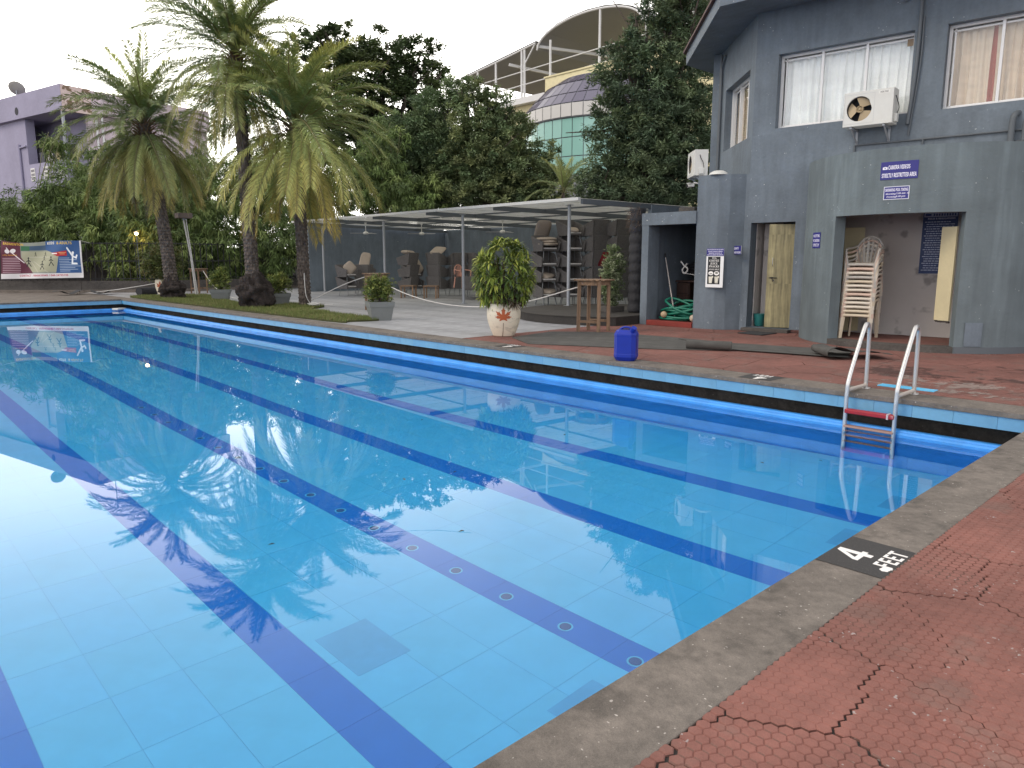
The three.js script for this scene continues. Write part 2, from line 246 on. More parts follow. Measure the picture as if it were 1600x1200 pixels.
const concreteGrey = mat([0.50, 0.52, 0.55], 0.9, { map: concreteMap, bumpMap: noiseBump, bumpScale: 0.006 });
const stageMat = mat([0.17, 0.175, 0.185], 0.7, { map: concreteMap, bumpMap: noiseBump, bumpScale: 0.004 });
const lilacMap = tex(512, 512, (u, v) => { const k = 1 + 0.12 * (fbm(u, v, 5, 5, 161) - 0.5) + 0.05 * (fbm(u, v, 50, 3, 162) - 0.5); return [0.60 * k, 0.585 * k, 0.675 * k]; });
lilacMap.repeat.set(0.2, 0.2);
const lilacMat = mat(0xffffff, 0.85, { map: lilacMap });
const peelMap = tex(512, 512, (u, v) => { const p = sstep(0.5, 0.53, fbm(u, v, 4, 5, 165)); const k = 1 + 0.15 * (fbm(u, v, 30, 3, 166) - 0.5); return p > 0.5 ? [0.50 * k, 0.42 * k, 0.35 * k] : [0.82 * k, 0.74 * k, 0.72 * k]; });
const peelMat = mat(0xffffff, 0.9, { map: peelMap });
const pinkWallMat = mat(0xffffff, 0.9, { map: tileVar(0.80, 0.74, 0.77, 167, 0.08) });

// ---------- ground and pool ----------
const WATER = -0.42, X1 = 8.527, X0 = -2.8, Z1 = -1.527, Z0 = -30.9;
const floorDepth = (z) => 1.2 + 0.085 * clamp(-z - 2.0, 0, 9);
const floorY = (z) => WATER - floorDepth(z);
{
  const s = new THREE.Shape([[-400, -400], [400, -400], [400, 400], [-400, 400]].map((p) => new THREE.Vector2(...p)));
  const hole = new THREE.Path([[X0 - 0.5, -Z1 - 0.34], [X1 + 0.45, -Z1 - 0.34], [X1 + 0.45, -Z0 + 0.45], [X0 - 0.5, -Z0 + 0.45]].map((p) => new THREE.Vector2(...p))); s.holes.push(hole);
  struct('ground', mUV(new THREE.ShapeGeometry(s).rotateX(-Math.PI / 2).translate(0, -0.06, 0)), earthMat);
}
const basin = structGroup('pool_basin');
{ // floor tiles: stripes of dark blue 0.3 m, light tiles between
  const cols = []; // [x0, x1, dark]
  const stripes = [0.30, 1.86, 3.43, 5.0, 6.56].map((x) => [x, x + 0.29]);
  const edges = [X0 - 1.3 + 1.3, ...stripes.flat(), X1 - 0.085];
  let x = X0 + 0.085;
  const fill = (a, b) => { const n = Math.max(1, Math.round((b - a) / 0.42)); for (let i = 0; i < n; i++) cols.push([lerp(a, b, i / n), lerp(a, b, (i + 1) / n), false]); };
  for (const [a, b] of [[-1.26, -0.97], ...stripes]) { fill(x, a); cols.push([a, b, true]); x = b; } fill(x, X1 - 0.085);
  const rows = []; for (let z = Z1 - 0.08; z > Z0 + 0.09; z -= 0.6) rows.push([z, Math.max(z - 0.6, Z0 + 0.085)]);
  const all = [];
  for (const [z1, z0] of rows) for (const [a, b, dark] of cols) { const zc = (z0 + z1) / 2, xc = (a + b) / 2; all.push({ a, b, z0, z1, dark, d: Math.hypot(xc - 1.5, zc), seen: xc > 0.1 - (zc + 1.5) * 0.05 && xc < 8.5 }); }
  all.sort((p, q) => (q.seen - p.seen) || p.d - q.d);
  const geoms = {}, rest = { light: [], dark: [] }; seed(3);
  all.forEach((t, i) => {
    const zc = (t.z0 + t.z1) / 2, slope = Math.atan2(floorY(t.z1) - floorY(t.z0), t.z1 - t.z0), w = t.b - t.a - 0.003, L = (t.z1 - t.z0) / Math.cos(slope) - 0.003;
    const key = w.toFixed(3) + '_' + L.toFixed(3); geoms[key] ??= mUV(new THREE.BoxGeometry(w, 0.012, L));
    const y = (floorY(t.z0) + floorY(t.z1)) / 2 + rr(-0.0006, 0.0006);
    const m = sh(new THREE.Mesh(geoms[key], t.dark ? poolDark : poolLight[Math.floor(rnd() * 3)])); m.position.set((t.a + t.b) / 2, y, zc); m.rotation.x = -slope;
    if (i < 290) { m.name = 'floor_tile'; basin.add(m); } else { m.updateMatrix(); rest[t.dark ? 'dark' : 'light'].push(geoms[key].clone().applyMatrix4(m.matrix)); }
  });
  for (const [k, list] of Object.entries(rest)) { const m = part(basin, 'floor_tile_field', merge(list), k === 'dark' ? poolDark : poolLight[1]); m.userData.kind = 'stuff'; }
  // bed under the tiles, following the slope
  const prof = [[Z1 + 0.1, floorY(Z1) + 0.003], [-2, floorY(-2) + 0.003], [-11, floorY(-11) + 0.003], [Z0 - 0.1, floorY(Z0) + 0.003], [Z0 - 0.1, -3.2], [Z1 + 0.1, -3.2]];
  const s = new THREE.Shape(prof.map(([z, y]) => new THREE.Vector2(z, y)));
  const g = new THREE.ExtrudeGeometry(s, { depth: X1 - X0 + 0.2, bevelEnabled: false }); g.applyMatrix4(M4().makeBasis(V(0, 0, 1), V(0, 1, 0), V(-1, 0, 0))); g.translate(X1 + 0.1, 0, 0);
  part(basin, 'bed', mUV(g), poolGrout);
  // round inlets set in the third stripe and odd darker tiles
  const inlet = merge([lathe([[0, 0.012], [0.035, 0.012], [0.04, 0.008], [0.042, 0]], 18)]), ring = lathe([[0.042, 0.004], [0.05, 0.01], [0.056, 0.004]], 18);
  for (let k = 0; k < 17; k++) { const z = -2.62 - 0.605 * k; const p = part(basin, 'floor_inlet', inlet, mat([0.05, 0.13, 0.34], 0.7)); p.position.set(3.545, floorY(z) + 0.006, z); const r = part(basin, 'inlet_ring', ring, poolLight[2]); r.position.set(3.545, floorY(z) + 0.006, z); }
  const pg = mUV(new THREE.BoxGeometry(0.40, 0.01, 0.40)), pg2 = mUV(new THREE.BoxGeometry(0.40, 0.01, 0.56));
  for (const [px, pz, g2] of [[3.02, -2.5, pg], [2.42, -4.05, pg2], [6.2, -2.3, pg], [7.3, -2.3, pg]]) { const p = part(basin, 'patch_tile', g2, patchMat); p.position.set(px, floorY(pz) + 0.004, pz); p.rotation.x = -Math.atan(0.085); }
}
{ // walls: lip at the water line, dark overflow gutter, tiled face, in section
  const lip = [[0, -3.2], [0, -0.392], [0.012, -0.378], [0.014, -0.368], [0.03, -0.364], [0.034, -0.35], [0.05, -0.343], [0.135, -0.35], [0.14, -0.36], [0.14, -3.2]]; // offset outward from the wetted face
  const ext = (prof, len) => mUV(new THREE.ExtrudeGeometry(new THREE.Shape(prof.map((p) => new THREE.Vector2(...p))), { depth: len, bevelEnabled: false }));
  const side = (name, prof, m, turn, org, len) => { const g = ext(prof, len); g.rotateY(turn); g.translate(...org); part(basin, name, mUV(g), m); };
  const lenZ = Z1 - Z0, lenX = X1 - X0, q = 0.085;
  // right wall: local x outward = +X, extrude along +Z
  side('gutter_lip', lip, poolLip, 0, [X1 - q, 0, Z0 - 0.3], lenZ + 0.6);
  side('gutter_lip', lip.map(([a, b]) => [-a, b]), poolLip, 0, [X0 + q, 0, Z0 - 0.3], lenZ + 0.6);
  side('gutter_lip', lip, poolLip, Math.PI / 2, [X0 - 0.3, 0, Z0 + q], lenX + 0.6);   // local x -> -Z
  side('gutter_lip', lip.map(([a, b]) => [-a, b]), poolLip, Math.PI / 2, [X0 - 0.3, 0, Z1 - q], lenX + 0.6);
  part(basin, 'gutter_wall', box2(X1 + 0.44, X1 + 0.50, -1.0, -0.065, Z0 - 0.5, Z1 + 0.3), gutterMat);
  part(basin, 'gutter_wall', box2(X0 - 0.50, X0 - 0.44, -1.0, -0.065, Z0 - 0.5, Z1 + 0.3), gutterMat);
  part(basin, 'gutter_wall', box2(X0 - 0.44, X1 + 0.44, -1.0, -0.065, Z0 - 0.50, Z0 - 0.44), gutterMat);
  part(basin, 'gutter_wall', box2(X0 - 0.44, X1 + 0.44, -1.0, -0.35, Z1 + 0.24, Z1 + 0.30), gutterMat);
  part(basin, 'gutter_floor', box2(X1 + 0.05, X1 + 0.44, -0.99, -0.93, Z0 - 0.44, Z1 + 0.24), gutterMat);
  part(basin, 'gutter_floor', box2(X0, X1 + 0.05, -0.99, -0.93, Z0 - 0.44, Z0 - 0.05), gutterMat);
  part(basin, 'gutter_roof', box2(X1 + 0.014, X1 + 0.44, -0.19, -0.18, Z0 - 0.44, Z1 + 0.24), gutterMat);
  part(basin, 'gutter_roof', box2(X0, X1 + 0.013, -0.19, -0.18, Z0 - 0.44, Z0 - 0.014), gutterMat);
  part(basin, 'near_wall', box2(X0 - 0.3, X1 + 0.1, -0.342, -0.062, Z1 + 0.03, Z1 + 0.3), poolFace[1]);
  seed(11);
  const tz = mUV(new THREE.BoxGeometry(0.013, 0.132, 0.397)), tx = mUV(new THREE.BoxGeometry(0.397, 0.132, 0.013));
  for (let z = Z1 - 0.2; z > Z0; z -= 0.4) { const m = part(basin, 'face_tile', tz, poolFace[Math.floor(rnd() * 3)]); m.position.set(X1 + 0.006 + rr(-0.001, 0.001), -0.126, z); }
  for (let x = X1 - 0.2; x > X0; x -= 0.4) { const m = part(basin, 'face_tile', tx, poolFace[Math.floor(rnd() * 3)]); m.position.set(x, -0.126, Z0 - 0.006 + rr(-0.001, 0.001)); }
  part(basin, 'face_backing', box2(X1 + 0.013, X1 + 0.06, -0.18, -0.06, Z0, Z1), poolGrout);
  part(basin, 'face_backing', box2(X0, X1, -0.18, -0.06, Z0 - 0.06, Z0 - 0.013), poolGrout);
}
{ // water, filling the basin
  const q = 0.085 - 0.02, prof = [[Z1 - 0.06, WATER], [Z1 - 0.06, floorY(Z1) - 0.02], [-2, floorY(-2) - 0.02], [-11, floorY(-11) - 0.02], [Z0 + 0.06, floorY(Z0) - 0.02], [Z0 + 0.06, WATER]];
  const g = new THREE.ExtrudeGeometry(new THREE.Shape(prof.map(([z, y]) => new THREE.Vector2(z, y))), { depth: X1 - X0 - 2 * q, bevelEnabled: false });
  g.applyMatrix4(M4().makeBasis(V(0, 0, 1), V(0, 1, 0), V(-1, 0, 0))); g.translate(X1 - q, 0, 0);
  struct('pool_water', clean(g), waterMat);
}
// coping
const coping = structGroup('pool_coping');
part(coping, 'coping_slab', mUV(new THREE.ExtrudeGeometry(new THREE.Shape([[X0 - 0.4, 0], [X1 + 0.45, 0], [X1 + 0.45, 0.334], [X0 - 0.4, 0.334]].map((p) => new THREE.Vector2(...p))), { depth: 0.05, bevelEnabled: true, bevelSize: 0.006, bevelThickness: 0.006, bevelOffset: -0.006, bevelSegments: 2 }).rotateX(-Math.PI / 2).translate(0, -0.056, Z1 + 0.336)), copingMat);
part(coping, 'coping_slab', mUV(new RoundedBoxGeometry(0.47, 0.06, Z1 - Z0 - 0.01, 2, 0.006).translate(X1 + 0.215, -0.03, (Z0 + Z1) / 2)), copingMat);
part(coping, 'coping_slab', mUV(new RoundedBoxGeometry(X1 - X0 + 0.9, 0.06, 0.46, 2, 0.006).translate((X0 + X1) / 2, -0.03, Z0 - 0.215)), copingMat);
part(coping, 'coping_slab', mUV(new RoundedBoxGeometry(0.47, 0.06, Z1 - Z0 - 0.01, 2, 0.006).translate(X0 - 0.215, -0.03, (Z0 + Z1) / 2)), copingMat);
const depthMark = (w, h, stain) => canvasTex(512, 384, (g) => {
  g.fillStyle = '#3b3a3a'; g.fillRect(0, 0, 512, 384); seed(17);
  for (let i = 0; i < 2600; i++) { const k = 40 + Math.floor(rnd() * 50); g.fillStyle = `rgba(${k + 14},${k + 10},${k + 6},${0.15 + rnd() * 0.35})`; g.fillRect(rnd() * 512, rnd() * 384, 1 + rnd() * 9, 1 + rnd() * 4); }
  g.fillStyle = '#e9e6e2'; g.textAlign = 'center'; g.textBaseline = 'alphabetic';
  g.save(); g.translate(235, 226); g.scale(1.05, 1); g.font = 'bold 285px sans-serif'; g.fillText('4', 0, 0); g.restore();
  g.save(); g.translate(300, 374); g.scale(0.88, 1); g.font = 'bold 150px sans-serif'; g.fillText('FEET', 0, 0, 400); g.restore();
  if (stain) { for (let i = 0; i < 26; i++) { g.beginPath(); g.arc(110 + rnd() * 60, 330 + rnd() * 46, 3 + rnd() * 13, 0, 7); g.fill(); } }
});
const markGeo = (w, h) => new THREE.PlaneGeometry(w, h).rotateX(-Math.PI / 2);
const markNear = part(coping, 'depth_marking', markGeo(0.452, 0.322), mat(0xffffff, 0.85, { map: depthMark(0, 0, true), bumpMap: fineBump, bumpScale: 0.002 })); markNear.position.set(3.765, 0.003, -1.357);
for (const z of [-4.62, -9.35]) { const m = part(coping, 'depth_marking', markGeo(0.452, 0.40), mat(0xffffff, 0.85, { map: depthMark(0, 0, false) })); m.position.set(X1 + 0.225, 0.003, z); m.rotation.y = Math.PI / 2; }

// ---------- red stamped paving ----------
function voronoi(x0, x1, z0, z1, pitch, sd, jit = 0.38) { // convex cells of a jittered grid, clipped to the rectangle
  seed(sd); const S = [], nx = Math.round((x1 - x0) / pitch), nz = Math.round((z1 - z0) / pitch);
  for (let j = -1; j <= nz; j++) for (let i = -1; i <= nx; i++) S.push([x0 + (i + 0.5 + rr(-jit, jit)) * (x1 - x0) / nx, z0 + (j + 0.5 + rr(-jit, jit)) * (z1 - z0) / nz]);
  const cells = [];
  S.forEach((p, a) => {
    let poly = [[x0, z0], [x1, z0], [x1, z1], [x0, z1]];
    S.forEach((q, b) => { if (a === b || Math.hypot(p[0] - q[0], p[1] - q[1]) > pitch * 3.2 || !poly.length) return; poly = clipHalf(poly, (p[0] + q[0]) / 2, (p[1] + q[1]) / 2, q[0] - p[0], q[1] - p[1]); });
    if (poly.length > 2) cells.push({ c: p, poly });
  });
  return cells;
}
function clipHalf(poly, mx, mz, nx, nz) { // keep the side where (p - m) . n <= 0
  const out = [], f = (p) => (p[0] - mx) * nx + (p[1] - mz) * nz;
  for (let i = 0; i < poly.length; i++) { const a = poly[i], b = poly[(i + 1) % poly.length], fa = f(a), fb = f(b); if (fa <= 0) out.push(a); if ((fa < 0 && fb > 0) || (fa > 0 && fb < 0)) { const t = fa / (fa - fb); out.push([a[0] + (b[0] - a[0]) * t, a[1] + (b[1] - a[1]) * t]); } }
  return out;
}
function insetPoly(poly, d) { let p = poly; const n = poly.length; let area = 0; for (let i = 0; i < n; i++) { const a = poly[i], b = poly[(i + 1) % n]; area += a[0] * b[1] - b[0] * a[1]; } const s = area > 0 ? 1 : -1; for (let i = 0; i < n; i++) { const a = poly[i], b = poly[(i + 1) % n], L = Math.hypot(b[0] - a[0], b[1] - a[1]); if (L < 1e-6) continue; const nx = s * (b[1] - a[1]) / L, nz = -s * (b[0] - a[0]) / L; p = clipHalf(p, a[0] - nx * d, a[1] - nz * d, nx, nz); } return p; }
class Tris { // triangle soup with uv in metres and normals from faces
  constructor() { this.p = []; }
  tri(a, b, c) { this.p.push(...a, ...b, ...c); }
  quad(a, b, c, d) { this.tri(a, b, c); this.tri(a, c, d); }
  geo() { const g = new THREE.BufferGeometry(); g.setAttribute('position', new THREE.BufferAttribute(new Float32Array(this.p), 3)); g.computeVertexNormals(); return mUV(g); }
}
const deck = structGroup('near_red_deck');
const DZ = Z1 + 0.342; // where the near paving starts
{
  part(deck, 'mortar_bed', box2(X0 - 3, 14, -0.05, -0.013, DZ, 3.2), groutMat);
  const cells = voronoi(0.2, 8.6, DZ, 1.3, 0.50, 5, 0.45); seed(23);
  const a = 0.0275, w = a * Math.sqrt(3), hexOf = new Map(), cellHex = cells.map(() => []);
  const nI = Math.ceil(8.6 / w), nJ = Math.ceil(2.7 / (1.5 * a));
  for (let j = 0; j < nJ; j++) for (let i = 0; i < nI; i++) {
    const x = 0.2 + (i + (j % 2 ? 0.5 : 0)) * w, z = DZ + 0.012 + j * 1.5 * a; if (x > 8.6 || z > 1.3) continue;
    const wx = x + 0.025 * (vnoise(x * 5, z * 5, 999, 4) - 0.5), wz = z + 0.025 * (vnoise(x * 5 + 31, z * 5, 999, 6) - 0.5);
    let best = 0, bd = 1e9; cells.forEach((c, k) => { const d = (c.c[0] - wx) ** 2 + (c.c[1] - wz) ** 2; if (d < bd) { bd = d; best = k; } });
    hexOf.set(i + ',' + j, best); cellHex[best].push([i, j, x, z]);
  }
  cells.forEach((c, k) => {
    if (!cellHex[k].length) return; const T = new Tris(), cx = c.c[0], cz = c.c[1], tilt = rr(-0.0025, 0.0025), tilt2 = rr(-0.0025, 0.0025), lift = rr(-0.002, 0.002), worn = rr(0.6, 1.15), shrink = 1 - rr(0.010, 0.022);
    for (const [i, j, hx, hz] of cellHex[k]) {
      const X = cx + (hx - cx) * shrink, Z = cz + (hz - cz) * shrink, y = lift + tilt * (hx - cx) + tilt2 * (hz - cz) + rr(-0.0004, 0.0004);
      const top = [], rim = []; const ins = 0.785 + 0.05 * vnoise(hx * 3, hz * 3, 999, 12), dep = 0.0058 * worn * (0.55 + 0.7 * vnoise(hx * 2 + 9, hz * 2, 999, 14));
      for (let q = 0; q < 6; q++) { const an = (q + 0.5) * Math.PI / 3, ax = Math.cos(an) * a, az = Math.sin(an) * a; top.push([X + ax * ins, y, Z - az * ins]); rim.push([X + ax * 1.0, y - dep, Z - az * 1.0]); }
      for (let q = 1; q < 5; q++) T.tri(top[0], top[q], top[q + 1]);
      const odd = j % 2, nb = [[i + odd, j - 1], [i + odd - 1, j - 1], [i - 1, j], [i + odd - 1, j + 1], [i + odd, j + 1], [i + 1, j]];
      for (let q = 0; q < 6; q++) {
        const q2 = (q + 1) % 6; T.quad(top[q], rim[q], rim[q2], top[q2]);
        const o = hexOf.get(nb[q][0] + ',' + nb[q][1]); if (o !== k) T.quad(rim[q], [rim[q][0], -0.02, rim[q][2]], [rim[q2][0], -0.02, rim[q2][2]], rim[q2]);
      }
    }
    part(deck, 'paving_slab', T.geo(), redMat);
  });
  // the rest of the near deck, out of the picture
  for (const [x0, x1, z0, z1] of [[X0 - 3, 0.2, DZ, 3.2], [8.6, 14, DZ, 3.2], [0.2, 8.6, 1.3, 3.2]]) for (const c of voronoi(x0, x1, z0, z1, 0.9, 9 + Math.round(x0))) { const p = insetPoly(c.poly, 0.006); if (p.length > 2) part(deck, 'paving_slab', prism(p, -0.02, rr(-0.002, 0.001)), redStampMat); }
}
const farDeck = structGroup('red_deck_by_building');
const CX = X1 + 0.455; // outer edge of the coping along the building side
{
  part(farDeck, 'mortar_bed', box2(CX, 16.5, -0.05, -0.016, -11.2, DZ), groutMat);
  for (const c of voronoi(CX, 14.6, -10.95, DZ, 0.72, 77)) { const p = insetPoly(c.poly, 0.005); if (p.length < 3) continue; part(farDeck, 'paving_slab', prism(p, -0.02, rr(-0.0025, 0.0015)), redStampMat); }
  const stain = (name, x, z, w, d, col, sd) => { const a = tex(256, 256, (u, v) => { const e = Math.min(u, 1 - u, v, 1 - v), n = fbm(u, v, 5, 6, sd), st = fbm(u * 0.3, v, 30, 3, sd + 4), k = sstep(0.50, 0.66, n * 0.55 + st * 0.45 + 0.12 * sstep(0, 0.3, e) - 0.06) * sstep(0, 0.12, e); return [k, k, k]; }, { srgb: false }); a.wrapS = a.wrapT = THREE.ClampToEdgeWrapping; part(farDeck, name, new THREE.PlaneGeometry(w, d).rotateX(-Math.PI / 2).translate(x, 0.0045, z), mat(col, 0.85, { alphaMap: a, transparent: true, opacity: 0.6 })); };
  stain('lime_stain', 9.75, -2.7, 1.3, 2.2, [0.34, 0.28, 0.25], 811); stain('damp_stain', 10.6, -3.0, 1.3, 2.6, [0.085, 0.05, 0.045], 821); stain('damp_stain', 11.6, -1.9, 1.2, 2.4, [0.10, 0.06, 0.055], 831);
  const b = part(farDeck, 'blue_inlay', box(0.16, 0.012, 0.62, 9.27, 0.002, -3.04), poolLight[0]); b.rotation.y = 0.0;
}
// ---------- grey tiled patio, lawn, far terrace ----------
const patio = structGroup('grey_patio');
{
  part(patio, 'bedding', box2(CX, 27, -0.05, -0.012, -40, -10.97), mat([0.23, 0.23, 0.235], 0.9));
  seed(31); const gx = mUV(new THREE.BoxGeometry(1.194, 0.02, 0.594)), rest = [[], [], []]; const list = [];
  for (let z = -11.27; z > -37.5; z -= 0.6) for (let x = CX + 0.6; x < 25; x += 1.2) list.push([x, z]);
  list.sort((p, q) => Math.hypot(p[0], p[1]) - Math.hypot(q[0], q[1]));
  list.forEach(([x, z], i) => { const v = Math.floor(rnd() * 3), y = -0.012 + rr(-0.0006, 0.0006), off = (Math.round(z / 0.6) % 2) * 0; if (i < 240) { const m = part(patio, 'paving_tile', gx, patioMat[v]); m.position.set(x + off, y, z); } else rest[v].push(gx.clone().translate(x, y, z)); });
  rest.forEach((l, v) => { const m = part(patio, 'paving_tile_field', merge(l), patioMat[v]); m.userData.kind = 'stuff'; });
}
struct('far_terrace', mUV(box2(X0 - 12, 27, -0.055, -0.004, -48, Z0 - 0.45)), apronMat);
struct('left_terrace', mUV(box2(X0 - 12, X0 - 0.46, -0.055, -0.006, Z0 - 0.45, 3)), apronMat);
const lawnEdge = [[9.02, -31.2], [9.02, -16.4], [9.35, -15.7], [10.1, -15.55], [10.35, -16.6], [10.5, -20], [11.75, -21.2], [11.6, -23], [10.6, -25], [11.2, -28], [11.9, -30.6], [11.2, -31.9], [9.8, -31.9]];
{
  const curve = new THREE.CatmullRomCurve3(lawnEdge.map(([x, z]) => V(x, 0, z)), true, 'catmullrom', 0.3).getPoints(90).map((p) => [p.x, p.z]);
  struct('lawn_bed', prism(curve, 0.0, 0.035), mat(0xffffff, 1, { map: tileVar(0.24, 0.25, 0.13, 171, 0.2) }));
  const inside = (x, z) => { let c = false; for (let i = 0, j = curve.length - 1; i < curve.length; j = i++) { const [xi, zi] = curve[i], [xj, zj] = curve[j]; if ((zi > z) !== (zj > z) && x < (xj - xi) * (z - zi) / (zj - zi) + xi) c = !c; } return c; };
  seed(41); const P = [], C = []; let n = 0;
  while (n < 52000) {
    const x = rr(9, 12), z = rr(-32, -15.5); if (!inside(x, z)) continue; const tuft = fbm(x / 8, z / 8, 16, 3, 5); if (rnd() > 0.35 + tuft) continue; n++;
    const h = rr(0.03, 0.085) * (0.6 + 1.1 * tuft), a = rnd() * 6.283, lean = rr(0, 0.9), w = rr(0.004, 0.008), dx = Math.cos(a), dz = Math.sin(a), y0 = 0.033 + 0.05 * Math.max(0, tuft - 0.45);
    P.push(x - dz * w, y0, z + dx * w, x + dz * w, y0, z - dx * w, x + dx * h * lean, y0 + h, z + dz * h * lean);
    const k = rr(0.7, 1.3), dry = rnd() < 0.10 + 0.35 * fbm(x / 8, z / 8, 12, 3, 55) ? 1 : 0; for (let q = 0; q < 3; q++) C.push((dry ? 0.27 : 0.155) * k, (dry ? 0.24 : 0.205) * k, (dry ? 0.10 : 0.055) * k);
  }
  const g = new THREE.BufferGeometry(); g.setAttribute('position', new THREE.BufferAttribute(new Float32Array(P), 3)); g.setAttribute('color', new THREE.BufferAttribute(new Float32Array(C), 3)); g.computeVertexNormals();
  const m = solo('lawn_grass', 'strip of short patchy grass around the palm trunks beside the pool', 'grass', clean(g), foliageMat); m.userData.kind = 'stuff';
}

// ---------- two-storey blue-grey building ----------
const bld = thing('pool_building', 'two-storey blue-grey painted building with a curved porch and wide eaves', 'building');
const TB = V(0.0995, 0, 0.995), NB = V(-0.995, 0, 0.0995); // along the front wall, and out of it
const frontM = M4().makeBasis(TB, V(0, 1, 0), NB).setPosition(14.5, 0, -7.6);
const onFront = (g) => g.applyMatrix4(frontM); // local: s along wall (z = -7.6 + 0.995 s), y, outward
const sOf = (z) => (z + 7.6) / 0.995;
function wallWithHoles(s0, s1, y0, y1, holes, th) {
  const s = new THREE.Shape([[s0, y0], [s1, y0], [s1, y1], [s0, y1]].map((p) => new THREE.Vector2(...p)));
  for (const [a, b, c, d] of holes) s.holes.push(new THREE.Path([[a, c], [b, c], [b, d], [a, d]].map((p) => new THREE.Vector2(...p))));
  return mUV(new THREE.ExtrudeGeometry(s, { depth: th, bevelEnabled: false }).translate(0, 0, -th));
}
const W1 = [sOf(-7.66), sOf(-5.235), 4.10, 5.51], W2 = [sOf(-4.72), sOf(-2.3), 4.10, 5.51], DOOR = [sOf(-8.05), sOf(-7.13), 0.07, 2.25];
part(bld, 'front_wall', onFront(wallWithHoles(sOf(-8.13), 13, 0, 6.45, [W1, W2, DOOR], 0.30)), wallMat);
const chamM = M4().makeBasis(V(-0.7071, 0, 0.7071), V(0, 1, 0), V(-0.7071, 0, -0.7071)).setPosition(16.5, 0, -10.18); // local x runs to the corner
const CH = 2.9, W3 = [0.52, 2.52, 4.02, 5.40];
part(bld, 'chamfer_wall', wallWithHoles(0, CH, 3.2, 6.45, [W3], 0.30).applyMatrix4(chamM), wallMat);
part(bld, 'side_wall', mUV(box2(16.5, 26, 0, 6.45, -10.4, -10.18)), wallMat);
part(bld, 'pier', prism([[14.03, -9.1], [14.035, -8.82], [14.08, -8.62], [14.2, -8.42], [14.36, -8.27], [14.44, -8.2], [14.455, -8.06], [14.68, -8.06], [14.68, -8.2], [16.9, -8.2], [16.9, -10.5], [16.5, -10.5], [16.4, -9.1]], 0, 3.25), wallMat);
{ // eaves
  const e = [[13.49, -8.42], [16.79, -11.39], [26, -11.39], [26, 7], [13.49 + 0.1 * 15.4, 7]];
  part(bld, 'eave', prism(e, 6.36, 6.64), wallMat);
  part(bld, 'roof', prism([[13.42, -8.45], [16.76, -11.47], [26.1, -11.47], [26.1, 7.1], [13.42 + 0.1 * 15.6, 7.1]], 6.643, 6.70), mat([0.10, 0.055, 0.05], 0.8));
  part(bld, 'rear_mass', box2(19.5, 26, 0, 6.35, -10.1, 6.5), wallMat);
}
function curtain(w, h, folds, m, sd) { // hanging cloth with uneven pleats
  seed(sd); const nx = folds * 12, ny = 10, g = new THREE.PlaneGeometry(w, h, nx, ny), p = g.attributes.position, ph = [...Array(folds + 2)].map(() => rr(0.5, 1.3)), sk = [...Array(folds + 2)].map(() => rr(-0.5, 0.5));
  for (let i = 0; i < p.count; i++) { const u = (p.getX(i) / w + 0.5) * folds, t = 0.5 - p.getY(i) / h, k = clamp(Math.floor(u), 0, folds), uu = u + 0.22 * sk[k] * t + 0.1 * Math.sin(u * 1.7); const f = Math.sin(uu * 2 * Math.PI); p.setZ(i, (0.020 + 0.022 * t) * ph[k] * f + 0.008 * Math.sin(uu * 13)); p.setX(i, p.getX(i) + 0.012 * Math.sin(uu * 6.3 + 3 * t)); }
  g.computeVertexNormals(); return clean(g);
}
function windowUnit(wall, [a, b, c, d], M, splits, cm, sd, folds) {
  const win = new THREE.Group(); win.name = 'window'; wall.add(win); const z = -0.19, fr = [], put = (g) => g.applyMatrix4(M);
  const f = (x0, x1, y0, y1, z0 = z - 0.03, z1 = z + 0.03) => fr.push(box2(x0, x1, y0, y1, z0, z1));
  f(a, b, c, c + 0.045); f(a, b, d - 0.05, d); f(a, a + 0.045, c + 0.045, d - 0.05); f(b - 0.045, b, c + 0.045, d - 0.05);
  f(a + 0.075, a + 0.10, c + 0.045, d - 0.05, z - 0.055, z - 0.02); f(a + 0.05, b - 0.05, d - 0.105, d - 0.08, z - 0.055, z - 0.02); f(a + 0.05, b - 0.05, c + 0.046, c + 0.07, z - 0.055, z - 0.02);
  const xs = [a, ...splits.map((q) => lerp(a, b, q)), b];
  for (const q of xs.slice(1, -1)) f(q - 0.022, q + 0.022, c + 0.045, d - 0.05, z - 0.045, z + 0.02);
  part(win, 'frame', put(merge(fr)), aluMat);
  for (let i = 0; i + 1 < xs.length; i++) part(win, 'pane', put(box2(xs[i] + 0.02, xs[i + 1] - 0.02, c + 0.03, d - 0.03, z - 0.028, z - 0.024)), glassMat);
  part(win, 'curtain', put(curtain(b - a - 0.06, d - c - 0.10, folds, cm, sd).translate((a + b) / 2, (c + d) / 2 - 0.01, z - 0.13)), cm);
  part(win, 'backing', put(box2(a - 0.1, b + 0.1, c - 0.1, d + 0.1, z - 0.50, z - 0.46)), whiteWall);
  return win;
}
const win1 = windowUnit(bld, W1, frontM, [0.33, 0.66], curtainWhite, 301, 15);
part(win1, 'cardboard_patch', onFront(box2(W1[1] - 0.16, W1[1] - 0.06, 5.30, 5.42, -0.212, -0.208)), mat([0.30, 0.22, 0.15], 0.9));
windowUnit(bld, W2, frontM, [0.33, 0.66], curtainBeige, 302, 17);
windowUnit(bld, W3, chamM, [0.33, 0.66], curtainBeige, 303, 14);
